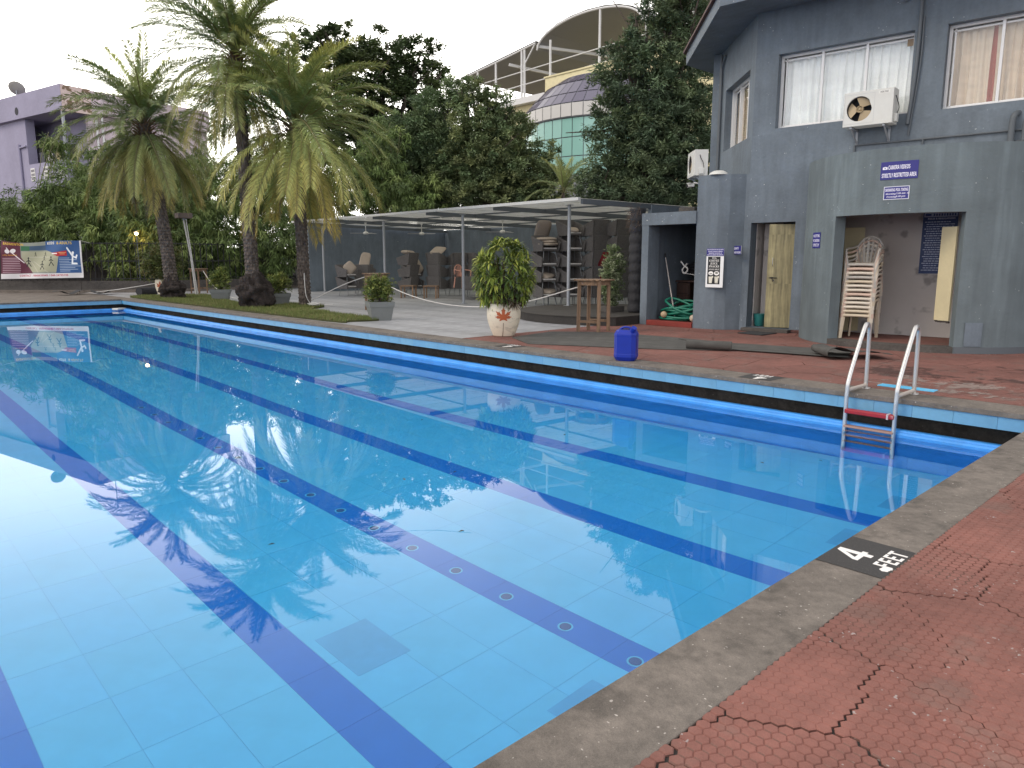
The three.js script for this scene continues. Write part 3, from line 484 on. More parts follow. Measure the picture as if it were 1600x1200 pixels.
// door opening: room behind, half-open leaf
{
  const [a, b, c, d] = DOOR, room = [];
  room.push(box2(a - 0.03, a + 0.02, 0, 2.4, -2.2, -0.301), box2(b + 0.5, b + 0.55, 0, 2.4, -2.2, -0.301), box2(a - 0.03, b + 0.55, 0, 2.4, -2.25, -2.2), box2(a - 0.03, b + 0.55, 2.4, 2.45, -2.2, -0.301));
  part(bld, 'room_wall', onFront(mUV(merge(room))), whiteWall);
  part(bld, 'room_floor', onFront(box2(a - 0.03, b + 0.55, 0.0, 0.068, -2.2, 0)), redFloor);
  part(bld, 'partition', onFront(box2(a + 0.06, a + 0.44, 0.07, 2.24, -0.62, -0.58)), whiteWall);
  const leaf = new THREE.Group(); leaf.name = 'door'; bld.add(leaf); leaf.applyMatrix4(frontM.clone().multiply(M4().makeTranslation(b - 0.005, 0, -0.20)).multiply(M4().makeRotationY(0.35)));
  part(leaf, 'panel', rbox(0.56, 2.12, 0.035, 0.004, -0.28, 1.15, 0), doorWood);
  part(leaf, 'bolt', merge([rod([-0.52, 1.12, 0.03], [-0.36, 1.12, 0.03], 0.008), box(0.05, 0.03, 0.02, -0.46, 1.12, 0.025), tube([[-0.45, 1.10, 0.035], [-0.44, 1.04, 0.04], [-0.42, 1.08, 0.04]], 0.006, 10, 6)]), blackMat);
  part(leaf, 'handle', tube([[-0.46, 1.38, 0.018], [-0.46, 1.38, 0.05], [-0.46, 1.52, 0.05], [-0.46, 1.52, 0.018]], 0.007, 16, 6), steelMat);
  part(bld, 'door_step', onFront(mUV(new RoundedBoxGeometry(b - a + 0.08, 0.07, 0.26, 2, 0.012).translate((a + b) / 2, 0.034, 0.05))), concreteGrey);
}
// curved porch
const PC = [15.03, -4.82], PR = 2.1;
function arcWall(a0, a1, y0, y1, R0, R1, n) { // angles in degrees from the pool side, positive toward +z
  const T = [], P = (an, R, y) => [PC[0] - Math.cos(an * RAD) * R, y, PC[1] + Math.sin(an * RAD) * R]; const pos = [], nor = [], uv = [];
  const quad = (A, B, C, D, nA, nB, uA, uB, vs) => { const v = [A, B, C, A, C, D], nn = [nA, nB, nB, nA, nB, nA], uu = [[uA, vs[0]], [uB, vs[1]], [uB, vs[2]], [uA, vs[0]], [uB, vs[2]], [uA, vs[3]]]; for (let i = 0; i < 6; i++) { pos.push(...v[i]); nor.push(...nn[i]); uv.push(...uu[i]); } };
  for (let i = 0; i < n; i++) {
    const p = lerp(a0, a1, i / n), q = lerp(a0, a1, (i + 1) / n), o = (an) => [-Math.cos(an * RAD), 0, Math.sin(an * RAD)], inn = (an) => o(an).map((x) => -x), u = (an) => an * RAD * R1;
    quad(P(p, R1, y0), P(q, R1, y0), P(q, R1, y1), P(p, R1, y1), o(p), o(q), u(p), u(q), [y0, y0, y1, y1]);
    quad(P(q, R0, y0), P(p, R0, y0), P(p, R0, y1), P(q, R0, y1), inn(q), inn(p), u(q), u(p), [y0, y0, y1, y1]);
    quad(P(p, R1, y1), P(q, R1, y1), P(q, R0, y1), P(p, R0, y1), [0, 1, 0], [0, 1, 0], u(p), u(q), [0, 0, 0.2, 0.2]);
    quad(P(p, R0, y0), P(q, R0, y0), P(q, R1, y0), P(p, R1, y0), [0, -1, 0], [0, -1, 0], u(p), u(q), [0, 0, 0.2, 0.2]);
  }
  for (const [an, s] of [[a0, -1], [a1, 1]]) { const t = [Math.sin(an * RAD) * s, 0, Math.cos(an * RAD) * s]; const A = P(an, R0, y0), B = P(an, R1, y0), C = P(an, R1, y1), D = P(an, R0, y1); quad(...(s < 0 ? [A, B, C, D] : [B, A, D, C]), t, t, 0, 0.2, [y0, y0, y1, y1]); }
  const g = new THREE.BufferGeometry(); g.setAttribute('position', new THREE.BufferAttribute(new Float32Array(pos), 3)); g.setAttribute('normal', new THREE.BufferAttribute(new Float32Array(nor), 3)); g.setAttribute('uv', new THREE.BufferAttribute(new Float32Array(uv), 2)); return g;
}
const OA = -25, OB = 31.6;
part(bld, 'porch_wall', arcWall(-88, OA, 0, 3.28, PR - 0.22, PR, 22), porchMat);
part(bld, 'porch_wall', arcWall(OB, 112, 0, 3.28, PR - 0.22, PR, 24), porchMat);
part(bld, 'porch_lintel', arcWall(OA, OB, 2.235, 3.28, PR - 0.22, PR, 20), porchMat);
part(bld, 'porch_kerb', arcWall(OA, OB, 0, 0.1, PR - 0.30, PR + 0.003, 20), concreteGrey);
part(bld, 'porch_plinth', arcWall(OB + 0.3, 112, 0, 0.11, PR, PR + 0.012, 16), paintedGrey);
{ const pts = []; for (let an = -88; an <= 112; an += 5) pts.push([PC[0] - Math.cos(an * RAD) * (PR - 0.3), PC[1] + Math.sin(an * RAD) * (PR - 0.3)]); part(bld, 'porch_floor', prism(pts, 0, 0.097), redFloor); part(bld, 'porch_roof', prism(pts.map(([x, z]) => [PC[0] + (x - PC[0]) * 1.03, PC[1] + (z - PC[1]) * 1.03]), 3.0, 3.12), whiteWall); }
part(bld, 'porch_back_wall', onFront(box2(sOf(-6.85), sOf(-2.6), 0.1, 3.0, 0.004, 0.03)), whiteWall);
{ // cream shutters hung inside the porch opening
  const s = (an, R, y0, y1, w, turn) => { const g = rbox(w, y1 - y0, 0.04, 0.005); g.rotateY(turn).translate(PC[0] - Math.cos(an * RAD) * R, (y0 + y1) / 2, PC[1] + Math.sin(an * RAD) * R); return g; };
  part(bld, 'cream_shutter', s(28.5, 1.70, 0.50, 2.02, 0.30, Math.PI / 2 - 0.5), creamMat);
  part(bld, 'cream_shutter', rbox(0.34, 1.93, 0.04, 0.005).rotateY(Math.PI / 2 + 0.35).translate(14.36, 1.12, -5.86), creamMat);
  seed(55); const bits = []; for (let i = 0; i < 14; i++) { const k = -0.14 + i * 0.02; bits.push(box(0.02, rr(0.01, 0.045), 0.038, k, 0.49 - rr(0, 0.015), 0)); } const g = merge(bits); g.rotateY(Math.PI / 2 - 0.5).translate(PC[0] - Math.cos(28.5 * RAD) * 1.7, 0, PC[1] + Math.sin(28.5 * RAD) * 1.7); part(bld, 'rotten_edge', g, mat([0.06, 0.05, 0.045], 1));
  const hatch = arcWall(35.5, 42.5, 0.12, 0.50, PR + 0.001, PR + 0.016, 4); part(bld, 'access_hatch', hatch, wallMat);
}
// pipes on the front
part(bld, 'drain_pipe', onFront(merge([tube([[sOf(-5.42), 6.02, 0.03], [sOf(-5.3), 6.08, 0.05], [sOf(-5.17), 6.05, 0.05], [sOf(-5.15), 5.9, 0.05], [sOf(-5.15), 5.2, 0.05], [sOf(-5.17), 4.6, 0.05], [sOf(-5.22), 3.9, 0.06]], 0.032, 60, 8), tube([[sOf(-5.10), 5.7, 0.03], [sOf(-5.1), 4.9, 0.03], [sOf(-5.2), 3.7, 0.03]], 0.016, 30, 6)])), paintedGrey);
part(bld, 'conduit', onFront(merge([rod([sOf(-6.1), 3.62, 0.03], [sOf(-2), 3.62, 0.03], 0.016), rod([sOf(-5.0), 3.44, 0.03], [sOf(-2), 3.44, 0.03], 0.02), rod([sOf(-6.1), 3.62, 0.03], [sOf(-6.1), 3.30, 0.03], 0.016), rod([sOf(-4.95), 3.62, 0.03], [sOf(-4.95), 3.3, 0.03], 0.014)])), paintedGrey);
part(bld, 'waste_pipe', onFront(merge([tube([[sOf(-3.62), 3.25, 0.10], [sOf(-3.62), 3.7, 0.10], [sOf(-3.6), 3.86, 0.08], [sOf(-3.56), 3.9, -0.02]], 0.05, 24, 10), rod([sOf(-3.45), 3.3, 0.08], [sOf(-3.45), 3.75, 0.08], 0.03), rod([sOf(-3.45), 3.45, 0.08], [sOf(-2), 3.45, 0.08], 0.035)])), paintedGrey);
part(bld, 'chamfer_pipe', merge([rod([0.22, 3.3, 0.04], [0.22, 6.0, 0.04], 0.028), rod([0.22, 6.0, 0.04], [0.5, 6.2, 0.04], 0.026), rod([0.10, 3.3, 0.03], [0.10, 6.3, 0.03], 0.03)]).applyMatrix4(chamM), paintedGrey);
// store alcove to the left
{
  part(bld, 'alcove_post', box2(14.0, 14.42, 0, 2.26, -10.52, -10.335), wallMat);
  part(bld, 'alcove_beam', box2(13.995, 14.22, 2.262, 2.53, -10.53, -9.10), wallMat);
  part(bld, 'alcove_roof', box2(14.221, 16.49, 2.40, 2.50, -10.53, -9.11), wallMat);
  part(bld, 'alcove_side_wall', box2(14.425, 16.3, 0, 2.395, -10.52, -10.42), wallMat);
  part(bld, 'alcove_back_wall', box2(16.2, 16.3, 0, 2.39, -10.41, -9.105), wallMat);
  part(bld, 'alcove_floor', box2(14.2, 16.19, 0, 0.10, -10.41, -9.105), redFloor);
  part(bld, 'alcove_step', mUV(new RoundedBoxGeometry(0.2, 0.115, 1.22, 2, 0.01).translate(14.09, 0.057, -9.715)), mat(0xffffff, 0.75, { map: tileVar(0.50, 0.19, 0.16, 175, 0.12) }));
  part(bld, 'roof_slab_stone', rbox(0.30, 0.1, 0.42, 0.02, 14.3, 2.58, -9.45), concreteGrey);
}

// ---------- palms ----------
function frondGeo({ L, e0, bend, n = 108, leaf = 0.42, tone, tip, sd, vee = 0.35, droop = 0.25, bare = 0.16 }) { // grows along +X from the origin
  seed(sd); const N = 22, pts = [], tan = []; let x = 0, y = 0; const side = rr(-0.05, 0.05); let z = 0;
  for (let i = 0; i <= N; i++) { const s = i / N, a = (e0 - bend * Math.pow(s, 1.25)) * RAD; pts.push(V(x, y, z)); tan.push(V(Math.cos(a), Math.sin(a), side * s * 2).normalize()); x += Math.cos(a) * L / N; y += Math.sin(a) * L / N; z += side * s * 2 * L / N; }
  const P = [], C = [], at = (s) => { const f = clamp(s) * N, i = Math.min(N - 1, Math.floor(f)); return [pts[i].clone().lerp(pts[i + 1], f - i), tan[i]]; };
  const add = (a, b, c, ca, cb, cc) => { P.push(a.x, a.y, a.z, b.x, b.y, b.z, c.x, c.y, c.z); C.push(...ca, ...cb, ...cc); };
  const mix = (a, b, t) => a.map((v, i) => lerp(v, b[i], t));
  const rc = [0.17, 0.16, 0.07];
  for (let i = 0; i < N; i++) { const r0 = 0.026 * (1 - i / N) + 0.004, r1 = 0.026 * (1 - (i + 1) / N) + 0.004, u = V(0, 0, 1), w = V(-tan[i].y, tan[i].x, 0); const ring = (p, r) => [p.clone().addScaledVector(u, r), p.clone().addScaledVector(w, r * 0.7), p.clone().addScaledVector(u, -r)]; const A = ring(pts[i], r0), B = ring(pts[i + 1], r1); for (let q = 0; q < 3; q++) { const k = (q + 1) % 3; add(A[q], A[k], B[k], rc, rc, rc); add(A[q], B[k], B[q], rc, rc, rc); } }
  for (let i = 0; i < n; i++) for (const sg of [-1, 1]) {
    const s = bare + (1 - bare) * (i + rr(-0.3, 0.3)) / (n - 1), [p, t] = at(s), up = V(-t.y, t.x, 0).normalize(), len = leaf * (0.35 + 0.65 * Math.pow(Math.sin(Math.PI * (0.12 + 0.80 * s)), 0.7)) * rr(0.85, 1.12);
    const d = t.clone().multiplyScalar(0.62 + 0.45 * s).addScaledVector(V(0, 0, 1), sg * rr(0.75, 1.0)).addScaledVector(up, vee * rr(0.2, 1.5)).normalize(); const w = rr(0.013, 0.019);
    const mid = p.clone().addScaledVector(d, len * 0.5), end = p.clone().addScaledVector(d, len).add(V(0, -droop * len * rr(0.5, 1.3), 0)), wv = t.clone().multiplyScalar(w);
    const k = rr(0.75, 1.25), tt = clamp(tip[3] * Math.pow(s, 1.5) * rr(0.6, 1.4)), c0 = mix(tone, tip, tt * 0.6).map((v) => v * k), c1 = mix(tone, tip, clamp(tt + 0.15)).map((v) => v * k);
    const m1 = mid.clone().add(wv), m2 = mid.clone().sub(wv); add(p, m1, m2, c0.slice(0, 3), c0.slice(0, 3), c0.slice(0, 3)); add(m1, end, m2, c0.slice(0, 3), c1.slice(0, 3), c0.slice(0, 3));
  }
  const g = new THREE.BufferGeometry(); g.setAttribute('position', new THREE.BufferAttribute(new Float32Array(P), 3)); g.setAttribute('color', new THREE.BufferAttribute(new Float32Array(C), 3)); g.computeVertexNormals(); return clean(g);
}
const GRN = [0.165, 0.235, 0.09], OLV = [0.275, 0.335, 0.125], YEL = [0.50, 0.38, 0.11], BRN = [0.20, 0.155, 0.11];
const fronds = [];
{ let s = 500; // families from upright spear to hanging dead leaf
  const fam = (kind, count, f) => { for (let i = 0; i < count; i++) fronds.push({ kind, geo: frondGeo({ ...f(i), sd: s++ }) }); };
  fam('young', 3, (i) => ({ L: 2.3 + 0.15 * i, e0: 80 - 5 * i, bend: 32 + 12 * i, tone: OLV, tip: [...YEL, 0.35], leaf: 0.36, vee: 0.9 }));
  fam('upper', 4, (i) => ({ L: 2.6, e0: 66 - 7 * i, bend: 52 + 9 * i, tone: i % 2 ? GRN : OLV, tip: [...YEL, 0.25], leaf: 0.42, vee: 0.5 }));
  fam('middle', 4, (i) => ({ L: 2.75, e0: 36 - 9 * i, bend: 64 + 6 * i, tone: GRN, tip: [...YEL, 0.2], leaf: 0.44 }));
  fam('lower', 4, (i) => ({ L: 2.75, e0: 0 - 10 * i, bend: 72 - 6 * i, tone: i % 2 ? OLV : GRN, tip: [...YEL, 0.5], leaf: 0.42, droop: 0.4 }));
  fam('old', 3, (i) => ({ L: 2.7, e0: -32 - 9 * i, bend: 52 - 5 * i, tone: [0.22, 0.23, 0.07], tip: [...YEL, 0.75], leaf: 0.36, droop: 0.5 }));
  fam('dead', 2, (i) => ({ L: 2.2, e0: -58 - 8 * i, bend: 28, tone: BRN, tip: [0.13, 0.10, 0.08, 0.8], leaf: 0.26, droop: 0.8, n: 40 }));
}
function trunkGeo(pts, r0, r1, rings, sd, bumps = 0.18) { // leaf-scar trunk: stacked diamond scars as real relief
  seed(sd); const cv = new THREE.CatmullRomCurve3(pts.map((p) => V(...p))), nu = 40, nv = rings * 4, P = [], uv = [], idx = [];
  const fr = cv.computeFrenetFrames(nv);
  for (let j = 0; j <= nv; j++) { const t = j / nv, c = cv.getPointAt(t), R = lerp(r0, r1, t); for (let i = 0; i <= nu; i++) { const a = i / nu * Math.PI * 2, row = Math.floor(t * rings), ph = row % 2 ? 0.5 : 0, cell = ((i / nu * 8 + ph) % 1), f = t * rings - row, b = Math.pow(Math.sin(Math.PI * cell), 0.6) * (1 - f) * 1.2 + 0.25 * vnoise(i % nu * 0.9, j * 0.7, 997, sd); const r = R * (1 + bumps * (b - 0.4)); const p = c.clone().add(V(Math.cos(a) * r, 0, Math.sin(a) * r)); P.push(p.x, p.y, p.z); uv.push(i / nu * 2, t * 6); } }
  for (let j = 0; j < nv; j++) for (let i = 0; i < nu; i++) { const a = j * (nu + 1) + i, b = a + nu + 1; idx.push(a, b, a + 1, b, b + 1, a + 1); }
  const g = new THREE.BufferGeometry(); g.setAttribute('position', new THREE.BufferAttribute(new Float32Array(P), 3)); g.setAttribute('uv', new THREE.BufferAttribute(new Float32Array(uv), 2)); g.setIndex(idx); g.computeVertexNormals(); return clean(g);
}
function blobGeo(rx, ry, rz, amp, f, sd, det = 5) { // lumpy mass
  const g = mergeVertices(new THREE.IcosahedronGeometry(1, 10 * det / 5 | 0).deleteAttribute('normal').deleteAttribute('uv')), p = g.attributes.position;
  for (let i = 0; i < p.count; i++) { const v = V(p.getX(i), p.getY(i), p.getZ(i)); const n = (vnoise(v.x * f + 50, v.y * f + 50 + v.z * f, 999, sd) + vnoise(v.y * f * 2 + 50, v.z * f * 2 + 50 + v.x, 999, sd + 1) * 0.5 + vnoise(v.z * f * 5 + 50, v.x * f * 5 + 80 + v.y * 3, 999, sd + 2) * 0.25) / 1.75 - 0.5; v.multiplyScalar(1 + amp * n * 2); p.setXYZ(i, v.x * rx, v.y * ry, v.z * rz); }
  g.computeVertexNormals(); return mUV(clean(g));
}
function palm(label, base, top, r, counts, sc, sd, withRoot, leafM = palmMat) {
  const t = thing('palm_tree', label, 'palm tree', base, 0, 'feather palms in the lawn strip'), d = [top[0] - base[0], top[1] - base[1], top[2] - base[2]];
  part(t, 'trunk', trunkGeo([[0, -0.05, 0], [d[0] * 0.15, d[1] * 0.3, d[2] * 0.15], [d[0] * 0.55, d[1] * 0.65, d[2] * 0.55], [...d]], r * 1.08, r * 0.92, Math.round(d[1] * 9), sd), barkMat);
  const boss = []; seed(sd + 1); for (let i = 0; i < 46; i++) { const a = i * 2.4, h = -0.75 + 0.8 * i / 46, rr0 = r * 1.1; boss.push(rod([d[0] + Math.cos(a) * rr0 * 0.7, d[1] + h, d[2] + Math.sin(a) * rr0 * 0.7], [d[0] + Math.cos(a) * (rr0 + 0.20), d[1] + h + 0.2, d[2] + Math.sin(a) * (rr0 + 0.20)], 0.035, 0.014, 5)); }
  part(t, 'frond_stubs', merge(boss), mat([0.14, 0.085, 0.05], 0.95));
  if (withRoot) part(t, 'root_mass', blobGeo(withRoot[0], withRoot[1], withRoot[2], 0.62, 2.9, sd + 9).translate(0.02, withRoot[1] * 0.72, 0), rootMat);
  seed(sd + 2); const golden = 2.39996; let k = 0;
  for (const kind of ['young', 'upper', 'middle', 'lower', 'old', 'dead']) { const pool = fronds.filter((f) => f.kind === kind); for (let i = 0; i < (counts[kind] || 0); i++) { const m = part(t, kind === 'dead' ? 'dead_frond' : 'frond', pool[Math.floor(rnd() * pool.length)].geo, leafM); m.position.set(d[0], d[1] + { young: 0.12, upper: 0.06, middle: -0.05, lower: -0.2, old: -0.38, dead: -0.5 }[kind] + rr(-0.06, 0.06), d[2]); m.rotation.order = 'YXZ'; m.rotation.set(rr(-0.25, 0.25), golden * k++ + rr(-0.25, 0.25), rr(-0.1, 0.1)); m.scale.setScalar(sc * rr(0.86, 1.1)); } }
  return t;
}
palm('palm with yellow-green crown painted lighter as lit and a white cable coiled at its foot', [11.27, 0, -21.54], [11.0, 5.4, -21.15], 0.17, { young: 11, upper: 28, middle: 24, lower: 22, old: 9, dead: 8 }, 1.16, 601, undefined, litPalmMat);
palm('tallest palm, rising from a big black root mass', [9.72, 0, -21.8], [9.75, 7.35, -22.15], 0.18, { young: 9, upper: 22, middle: 20, lower: 16, old: 8, dead: 6 }, 1.03, 611, [0.50, 0.62, 0.44]);
palm('leaning palm with drooping yellowed skirt beside the maple-leaf pot', [9.85, 0, -29.2], [9.42, 6.35, -29.55], 0.21, { young: 8, upper: 20, middle: 20, lower: 20, old: 16, dead: 10 }, 1.16, 621, [0.44, 0.48, 0.42]);
solo('cable_coil', 'white cable coiled in the grass at the foot of a palm', 'cable', (() => { seed(71); const l = []; for (let k = 0; k < 5; k++) { const p = []; const ox = rr(-0.04, 0.04), oz = rr(-0.04, 0.04); for (let i = 0; i < 14; i++) { const a = i / 14 * 6.283; p.push([ox + Math.cos(a) * (0.17 + 0.02 * k), 0.05 + 0.016 * k + 0.012 * Math.sin(a * 3 + k), oz + Math.sin(a) * (0.12 + 0.012 * k)]); } l.push(tube(p, 0.011, 40, 6, true)); } l.push(tube([[0.17, 0.06, 0], [0.35, 0.05, 0.2], [0.5, 0.045, 0.35], [0.62, 0.05, 0.3]], 0.010, 20, 6), tube([[-0.12, 0.08, -0.05], [-0.30, 0.35, -0.1], [-0.33, 0.8, -0.12], [-0.31, 1.05, -0.13]], 0.010, 20, 6)); return merge(l); })(), mat([0.7, 0.69, 0.66], 0.7), [11.32, 0.03, -21.05], 0.6);

// ---------- leafy crowns ----------
function foliage(lobes, { clumps, per, size, leaf, wid, tones, sd, depth = 0.85, hang = 0, flat = 0.5, fill = 0.55 }) { // leaves gathered in clumps through the crown's volume
  seed(sd); const P = [], C = [], tot = lobes.map((l) => l[3] * l[3] * l[4]).reduce((a, b) => a + b, 0), cl = [];
  lobes.forEach((l) => { const n = Math.max(4, Math.round(clumps * l[3] * l[3] * l[4] / tot)); for (let i = 0; i < n; i++) { const u = rr(-1, 1), a = rnd() * 6.283, q = Math.sqrt(1 - u * u), r = Math.pow(rnd(), 1 - fill); cl.push([l[0] + Math.cos(a) * q * r * l[3], l[1] + u * r * l[4], l[2] + Math.sin(a) * q * r * l[3] * depth, l]); } });
  for (const c of cl) {
    const T = tones[Math.floor(rnd() * tones.length)], k0 = rr(0.7, 1.3), s = size * rr(0.6, 1.35), out = V(c[0] - c[3][0], (c[1] - c[3][1]) * 1.2, c[2] - c[3][2]).normalize();
    for (let i = 0; i < per; i++) {
      const o = V(gauss(), gauss() * 0.75, gauss()).multiplyScalar(s), d = V(gauss(), gauss() * (1 - flat), gauss()).normalize().addScaledVector(out, 0.5).addScaledVector(V(0, -1, 0), hang * rr(0.4, 1.4)).normalize(), L = leaf * rr(0.6, 1.3), w = wid * rr(0.7, 1.2);
      const nrm = V(gauss(), 1 + gauss() * 0.7, gauss()).normalize(), sd2 = d.clone().cross(nrm).normalize().multiplyScalar(w / 2), p = V(c[0] + o.x, c[1] + o.y, c[2] + o.z), m = p.clone().addScaledVector(d, L * 0.45), e = p.clone().addScaledVector(d, L); e.y -= hang * L * 0.2;
      const a = m.clone().add(sd2), b = m.clone().sub(sd2); P.push(p.x, p.y, p.z, a.x, a.y, a.z, b.x, b.y, b.z, a.x, a.y, a.z, e.x, e.y, e.z, b.x, b.y, b.z);
      const k = k0 * rr(0.75, 1.25); for (let q = 0; q < 6; q++) C.push(T[0] * k, T[1] * k, T[2] * k);
    }
  }
  const g = new THREE.BufferGeometry(); g.setAttribute('position', new THREE.BufferAttribute(new Float32Array(P), 3)); g.setAttribute('color', new THREE.BufferAttribute(new Float32Array(C), 3)); g.computeVertexNormals(); return clean(g);
}
function branches(base, lobes, r) { // tapered trunk that forks toward every lobe
  const l = [], fork = V(base[0], lerp(base[1], Math.min(...lobes.map((q) => q[1])), 0.75), base[2]); l.push(tube([base, [base[0] + 0.1, (base[1] + fork.y) / 2, base[2]], [fork.x, fork.y, fork.z]], r, 10, 9));
  for (const q of lobes) { const e = V(q[0], q[1], q[2]), m = fork.clone().lerp(e, 0.5).add(V(0, 0.3, 0)); l.push(rod(fork.clone().add(V(0, -0.15, 0)), m, r * 0.6, r * 0.38, 7), rod(m.clone(), e, r * 0.38, r * 0.16, 6)); for (let k = 0; k < 4; k++) l.push(rod(m.clone().lerp(e, rr(0.2, 0.9)), e.clone().add(V(gauss() * q[3], gauss() * q[4], gauss() * q[3])), r * 0.18, r * 0.05, 5)); }
  return merge(l);
}
function tree(name, label, base, lobes, opt, r) {
  const t = thing(name, label, 'tree', base), loc = lobes.map((l) => [l[0] - base[0], l[1] - base[1], l[2] - base[2], l[3], l[4]]);
  seed(opt.sd + 5); part(t, 'trunk', branches([0, 0, 0], loc, r), barkMat); part(t, 'crown', foliage(loc, opt), foliageMat); return t;
}
tree('dark_broadleaf_tree', 'tall dark green tree with spreading flat crown behind the palms', [32.5, -0.06, -49], darkTreeLobes, { clumps: 900, per: 90, size: 0.36, leaf: 0.30, wid: 0.16, tones: [[0.055, 0.09, 0.032], [0.075, 0.115, 0.04], [0.105, 0.145, 0.05]], sd: 701, flat: 0.75, fill: 0.6 }, 0.42);
tree('round_tree', 'bushy green tree rising behind the left end of the shed roof', [26.9, -0.06, -36.4], roundTreeLobes, { clumps: 1150, per: 80, size: 0.27, leaf: 0.22, wid: 0.085, tones: [[0.11, 0.17, 0.085], [0.145, 0.21, 0.10], [0.185, 0.25, 0.115]], sd: 711, fill: 0.6 }, 0.3);
tree('olive_tree', 'olive-green tree in front of the glass dome, behind the shed', [28.4, -0.06, -32.2], oliveTreeLobes, { clumps: 1250, per: 80, size: 0.25, leaf: 0.22, wid: 0.085, tones: [[0.15, 0.20, 0.09], [0.19, 0.24, 0.105], [0.12, 0.175, 0.08], [0.24, 0.275, 0.12]], sd: 721, fill: 0.6 }, 0.28);
tree('broad_tree', 'tall dark green tree standing against the left end of the blue-grey building', [25.6, -0.06, -18.4], broadTreeLobes, { clumps: 1500, per: 90, size: 0.23, leaf: 0.21, wid: 0.06, tones: [[0.10, 0.15, 0.085], [0.13, 0.185, 0.10], [0.18, 0.235, 0.12]], sd: 731, fill: 0.6, hang: 0.15 }, 0.34);
// bamboo clumps along the fence
function bamboo(label, lobes, sd) {
  const base = [lobes[0][0], -0.06, lobes[0][2]], t = thing('bamboo_clump', label, 'bamboo', base, 0, 'bamboo along the boundary fence'), loc = lobes.map((l) => [l[0] - base[0], l[1] - base[1], l[2] - base[2], l[3], l[4]]);
  seed(sd); const c = []; for (let i = 0; i < 26; i++) { const l = loc[Math.floor(rnd() * loc.length)], x = gauss() * 1.1, z = gauss() * 0.6, e = [l[0] + gauss() * l[3] * 0.7, l[1] + rr(-0.2, 0.9) * l[4], l[2] + gauss() * l[3] * 0.6]; c.push(tube([[x, 0, z], [lerp(x, e[0], 0.25), e[1] * 0.5, lerp(z, e[2], 0.25)], [lerp(x, e[0], 0.65), e[1] * 0.85, lerp(z, e[2], 0.65)], e], 0.018, 10, 5)); }
  part(t, 'culms', merge(c), mat([0.12, 0.12, 0.055], 0.7));
  part(t, 'foliage', foliage(loc, { clumps: 620, per: 46, size: 0.21, leaf: 0.34, wid: 0.055, tones: [[0.14, 0.205, 0.062], [0.18, 0.255, 0.08], [0.10, 0.15, 0.05], [0.23, 0.295, 0.095]], sd: sd + 1, hang: 0.75, flat: 0.2, fill: 0.55 }), foliageMat);
}
bamboo('bamboo clump arching in front of the lilac balcony', bambooA, 801);
bamboo('bamboo clump between the banner and the leaning palm', bambooB, 811);
bamboo('bamboo clump behind the garden lamp', bambooC, 821);
bamboo('bamboo clump behind the metal lamp post', bambooD, 831);
bamboo('bamboo clump between the tallest palm and the shed', bambooE, 841);
bamboo('pale bamboo showing above the left end of the shed roof', bambooF, 851);
{ // small feather palm above the shed
  const [x, y, z] = smallPalmAt[0], t = thing('small_palm', 'small feather palm with one yellow frond above the shed roof', 'palm tree', [x, -0.06, z]);
  part(t, 'trunk', trunkGeo([[0, 0, 0], [0.1, y * 0.5, 0], [0, y, 0]], 0.10, 0.08, 26, 861), barkMat);
  for (let k = 0; k < 14; k++) { const kinds = fronds.filter((f) => ['upper', 'middle', 'young'].includes(f.kind)); const yellow = k === 4; const m = part(t, 'frond', yellow ? fronds.find((f) => f.kind === 'old').geo : kinds[k % kinds.length].geo, palmMat); m.position.set(0, y, 0); m.rotation.set(0, k * 2.4, 0); m.scale.setScalar(0.85); if (yellow) m.userData.label = 'yellow frond'; }
}
// ---------- potted plants ----------
function shrubIn(t, r, y, h, sd, opt = {}) { part(t, 'foliage', foliage([[0, y + h * 0.45, 0, r, h * 0.5], [r * 0.35, y + h * 0.6, r * 0.2, r * 0.6, h * 0.4], [-r * 0.35, y + h * 0.5, -r * 0.2, r * 0.6, h * 0.4]], { clumps: 150, per: 26, size: 0.075, leaf: 0.075, wid: 0.034, tones: [[0.16, 0.21, 0.05], [0.12, 0.17, 0.04], [0.22, 0.25, 0.06]], sd, fill: 0.6, ...opt }), foliageMat); seed(sd); const c = []; for (let i = 0; i < 9; i++) c.push(rod([gauss() * 0.05, y - 0.05, gauss() * 0.05], [gauss() * r * 0.6, y + h * rr(0.4, 0.8), gauss() * r * 0.6], 0.008, 0.004, 5)); part(t, 'stems', merge(c), barkMat); }
function squarePot(pos, w, h, bh, br, sd, label) {
  const t = thing('planter', label, 'potted plant', pos, rr(-0.15, 0.15) - 0.4, 'grey planters along the lawn strip');
  const shell = (r0, r1, y0, y1) => clean(new THREE.CylinderGeometry(r1 * 0.7071, r0 * 0.7071, y1 - y0, 4, 1, true).rotateY(Math.PI / 4).toNonIndexed().translate(0, (y0 + y1) / 2, 0)); const g = [shell(w * 0.80 * 2 / 2, w, 0, h * 0.72), shell(w * 1.05, w * 1.10, h * 0.72, h), shell(w * 0.92, w * 0.9, h * 0.6, h)];
  const rim = new THREE.RingGeometry(w * 0.92 * 0.7071, w * 1.10 * 0.7071, 4, 1).rotateZ(Math.PI / 4).rotateX(-Math.PI / 2).translate(0, h, 0), lip = new THREE.RingGeometry(w * 0.98 * 0.7071, w * 1.05 * 0.7071, 4, 1).rotateZ(Math.PI / 4).rotateX(Math.PI / 2).translate(0, h * 0.72, 0);
  const all = merge([...g, rim, lip]); all.computeVertexNormals(); part(t, 'pot', mUV(all), planterGrey);
  part(t, 'soil', box(w * 0.93, 0.02, w * 0.93, 0, h * 0.88, 0), soilMat); shrubIn(t, br, h * 0.9, bh, sd); return t;
}
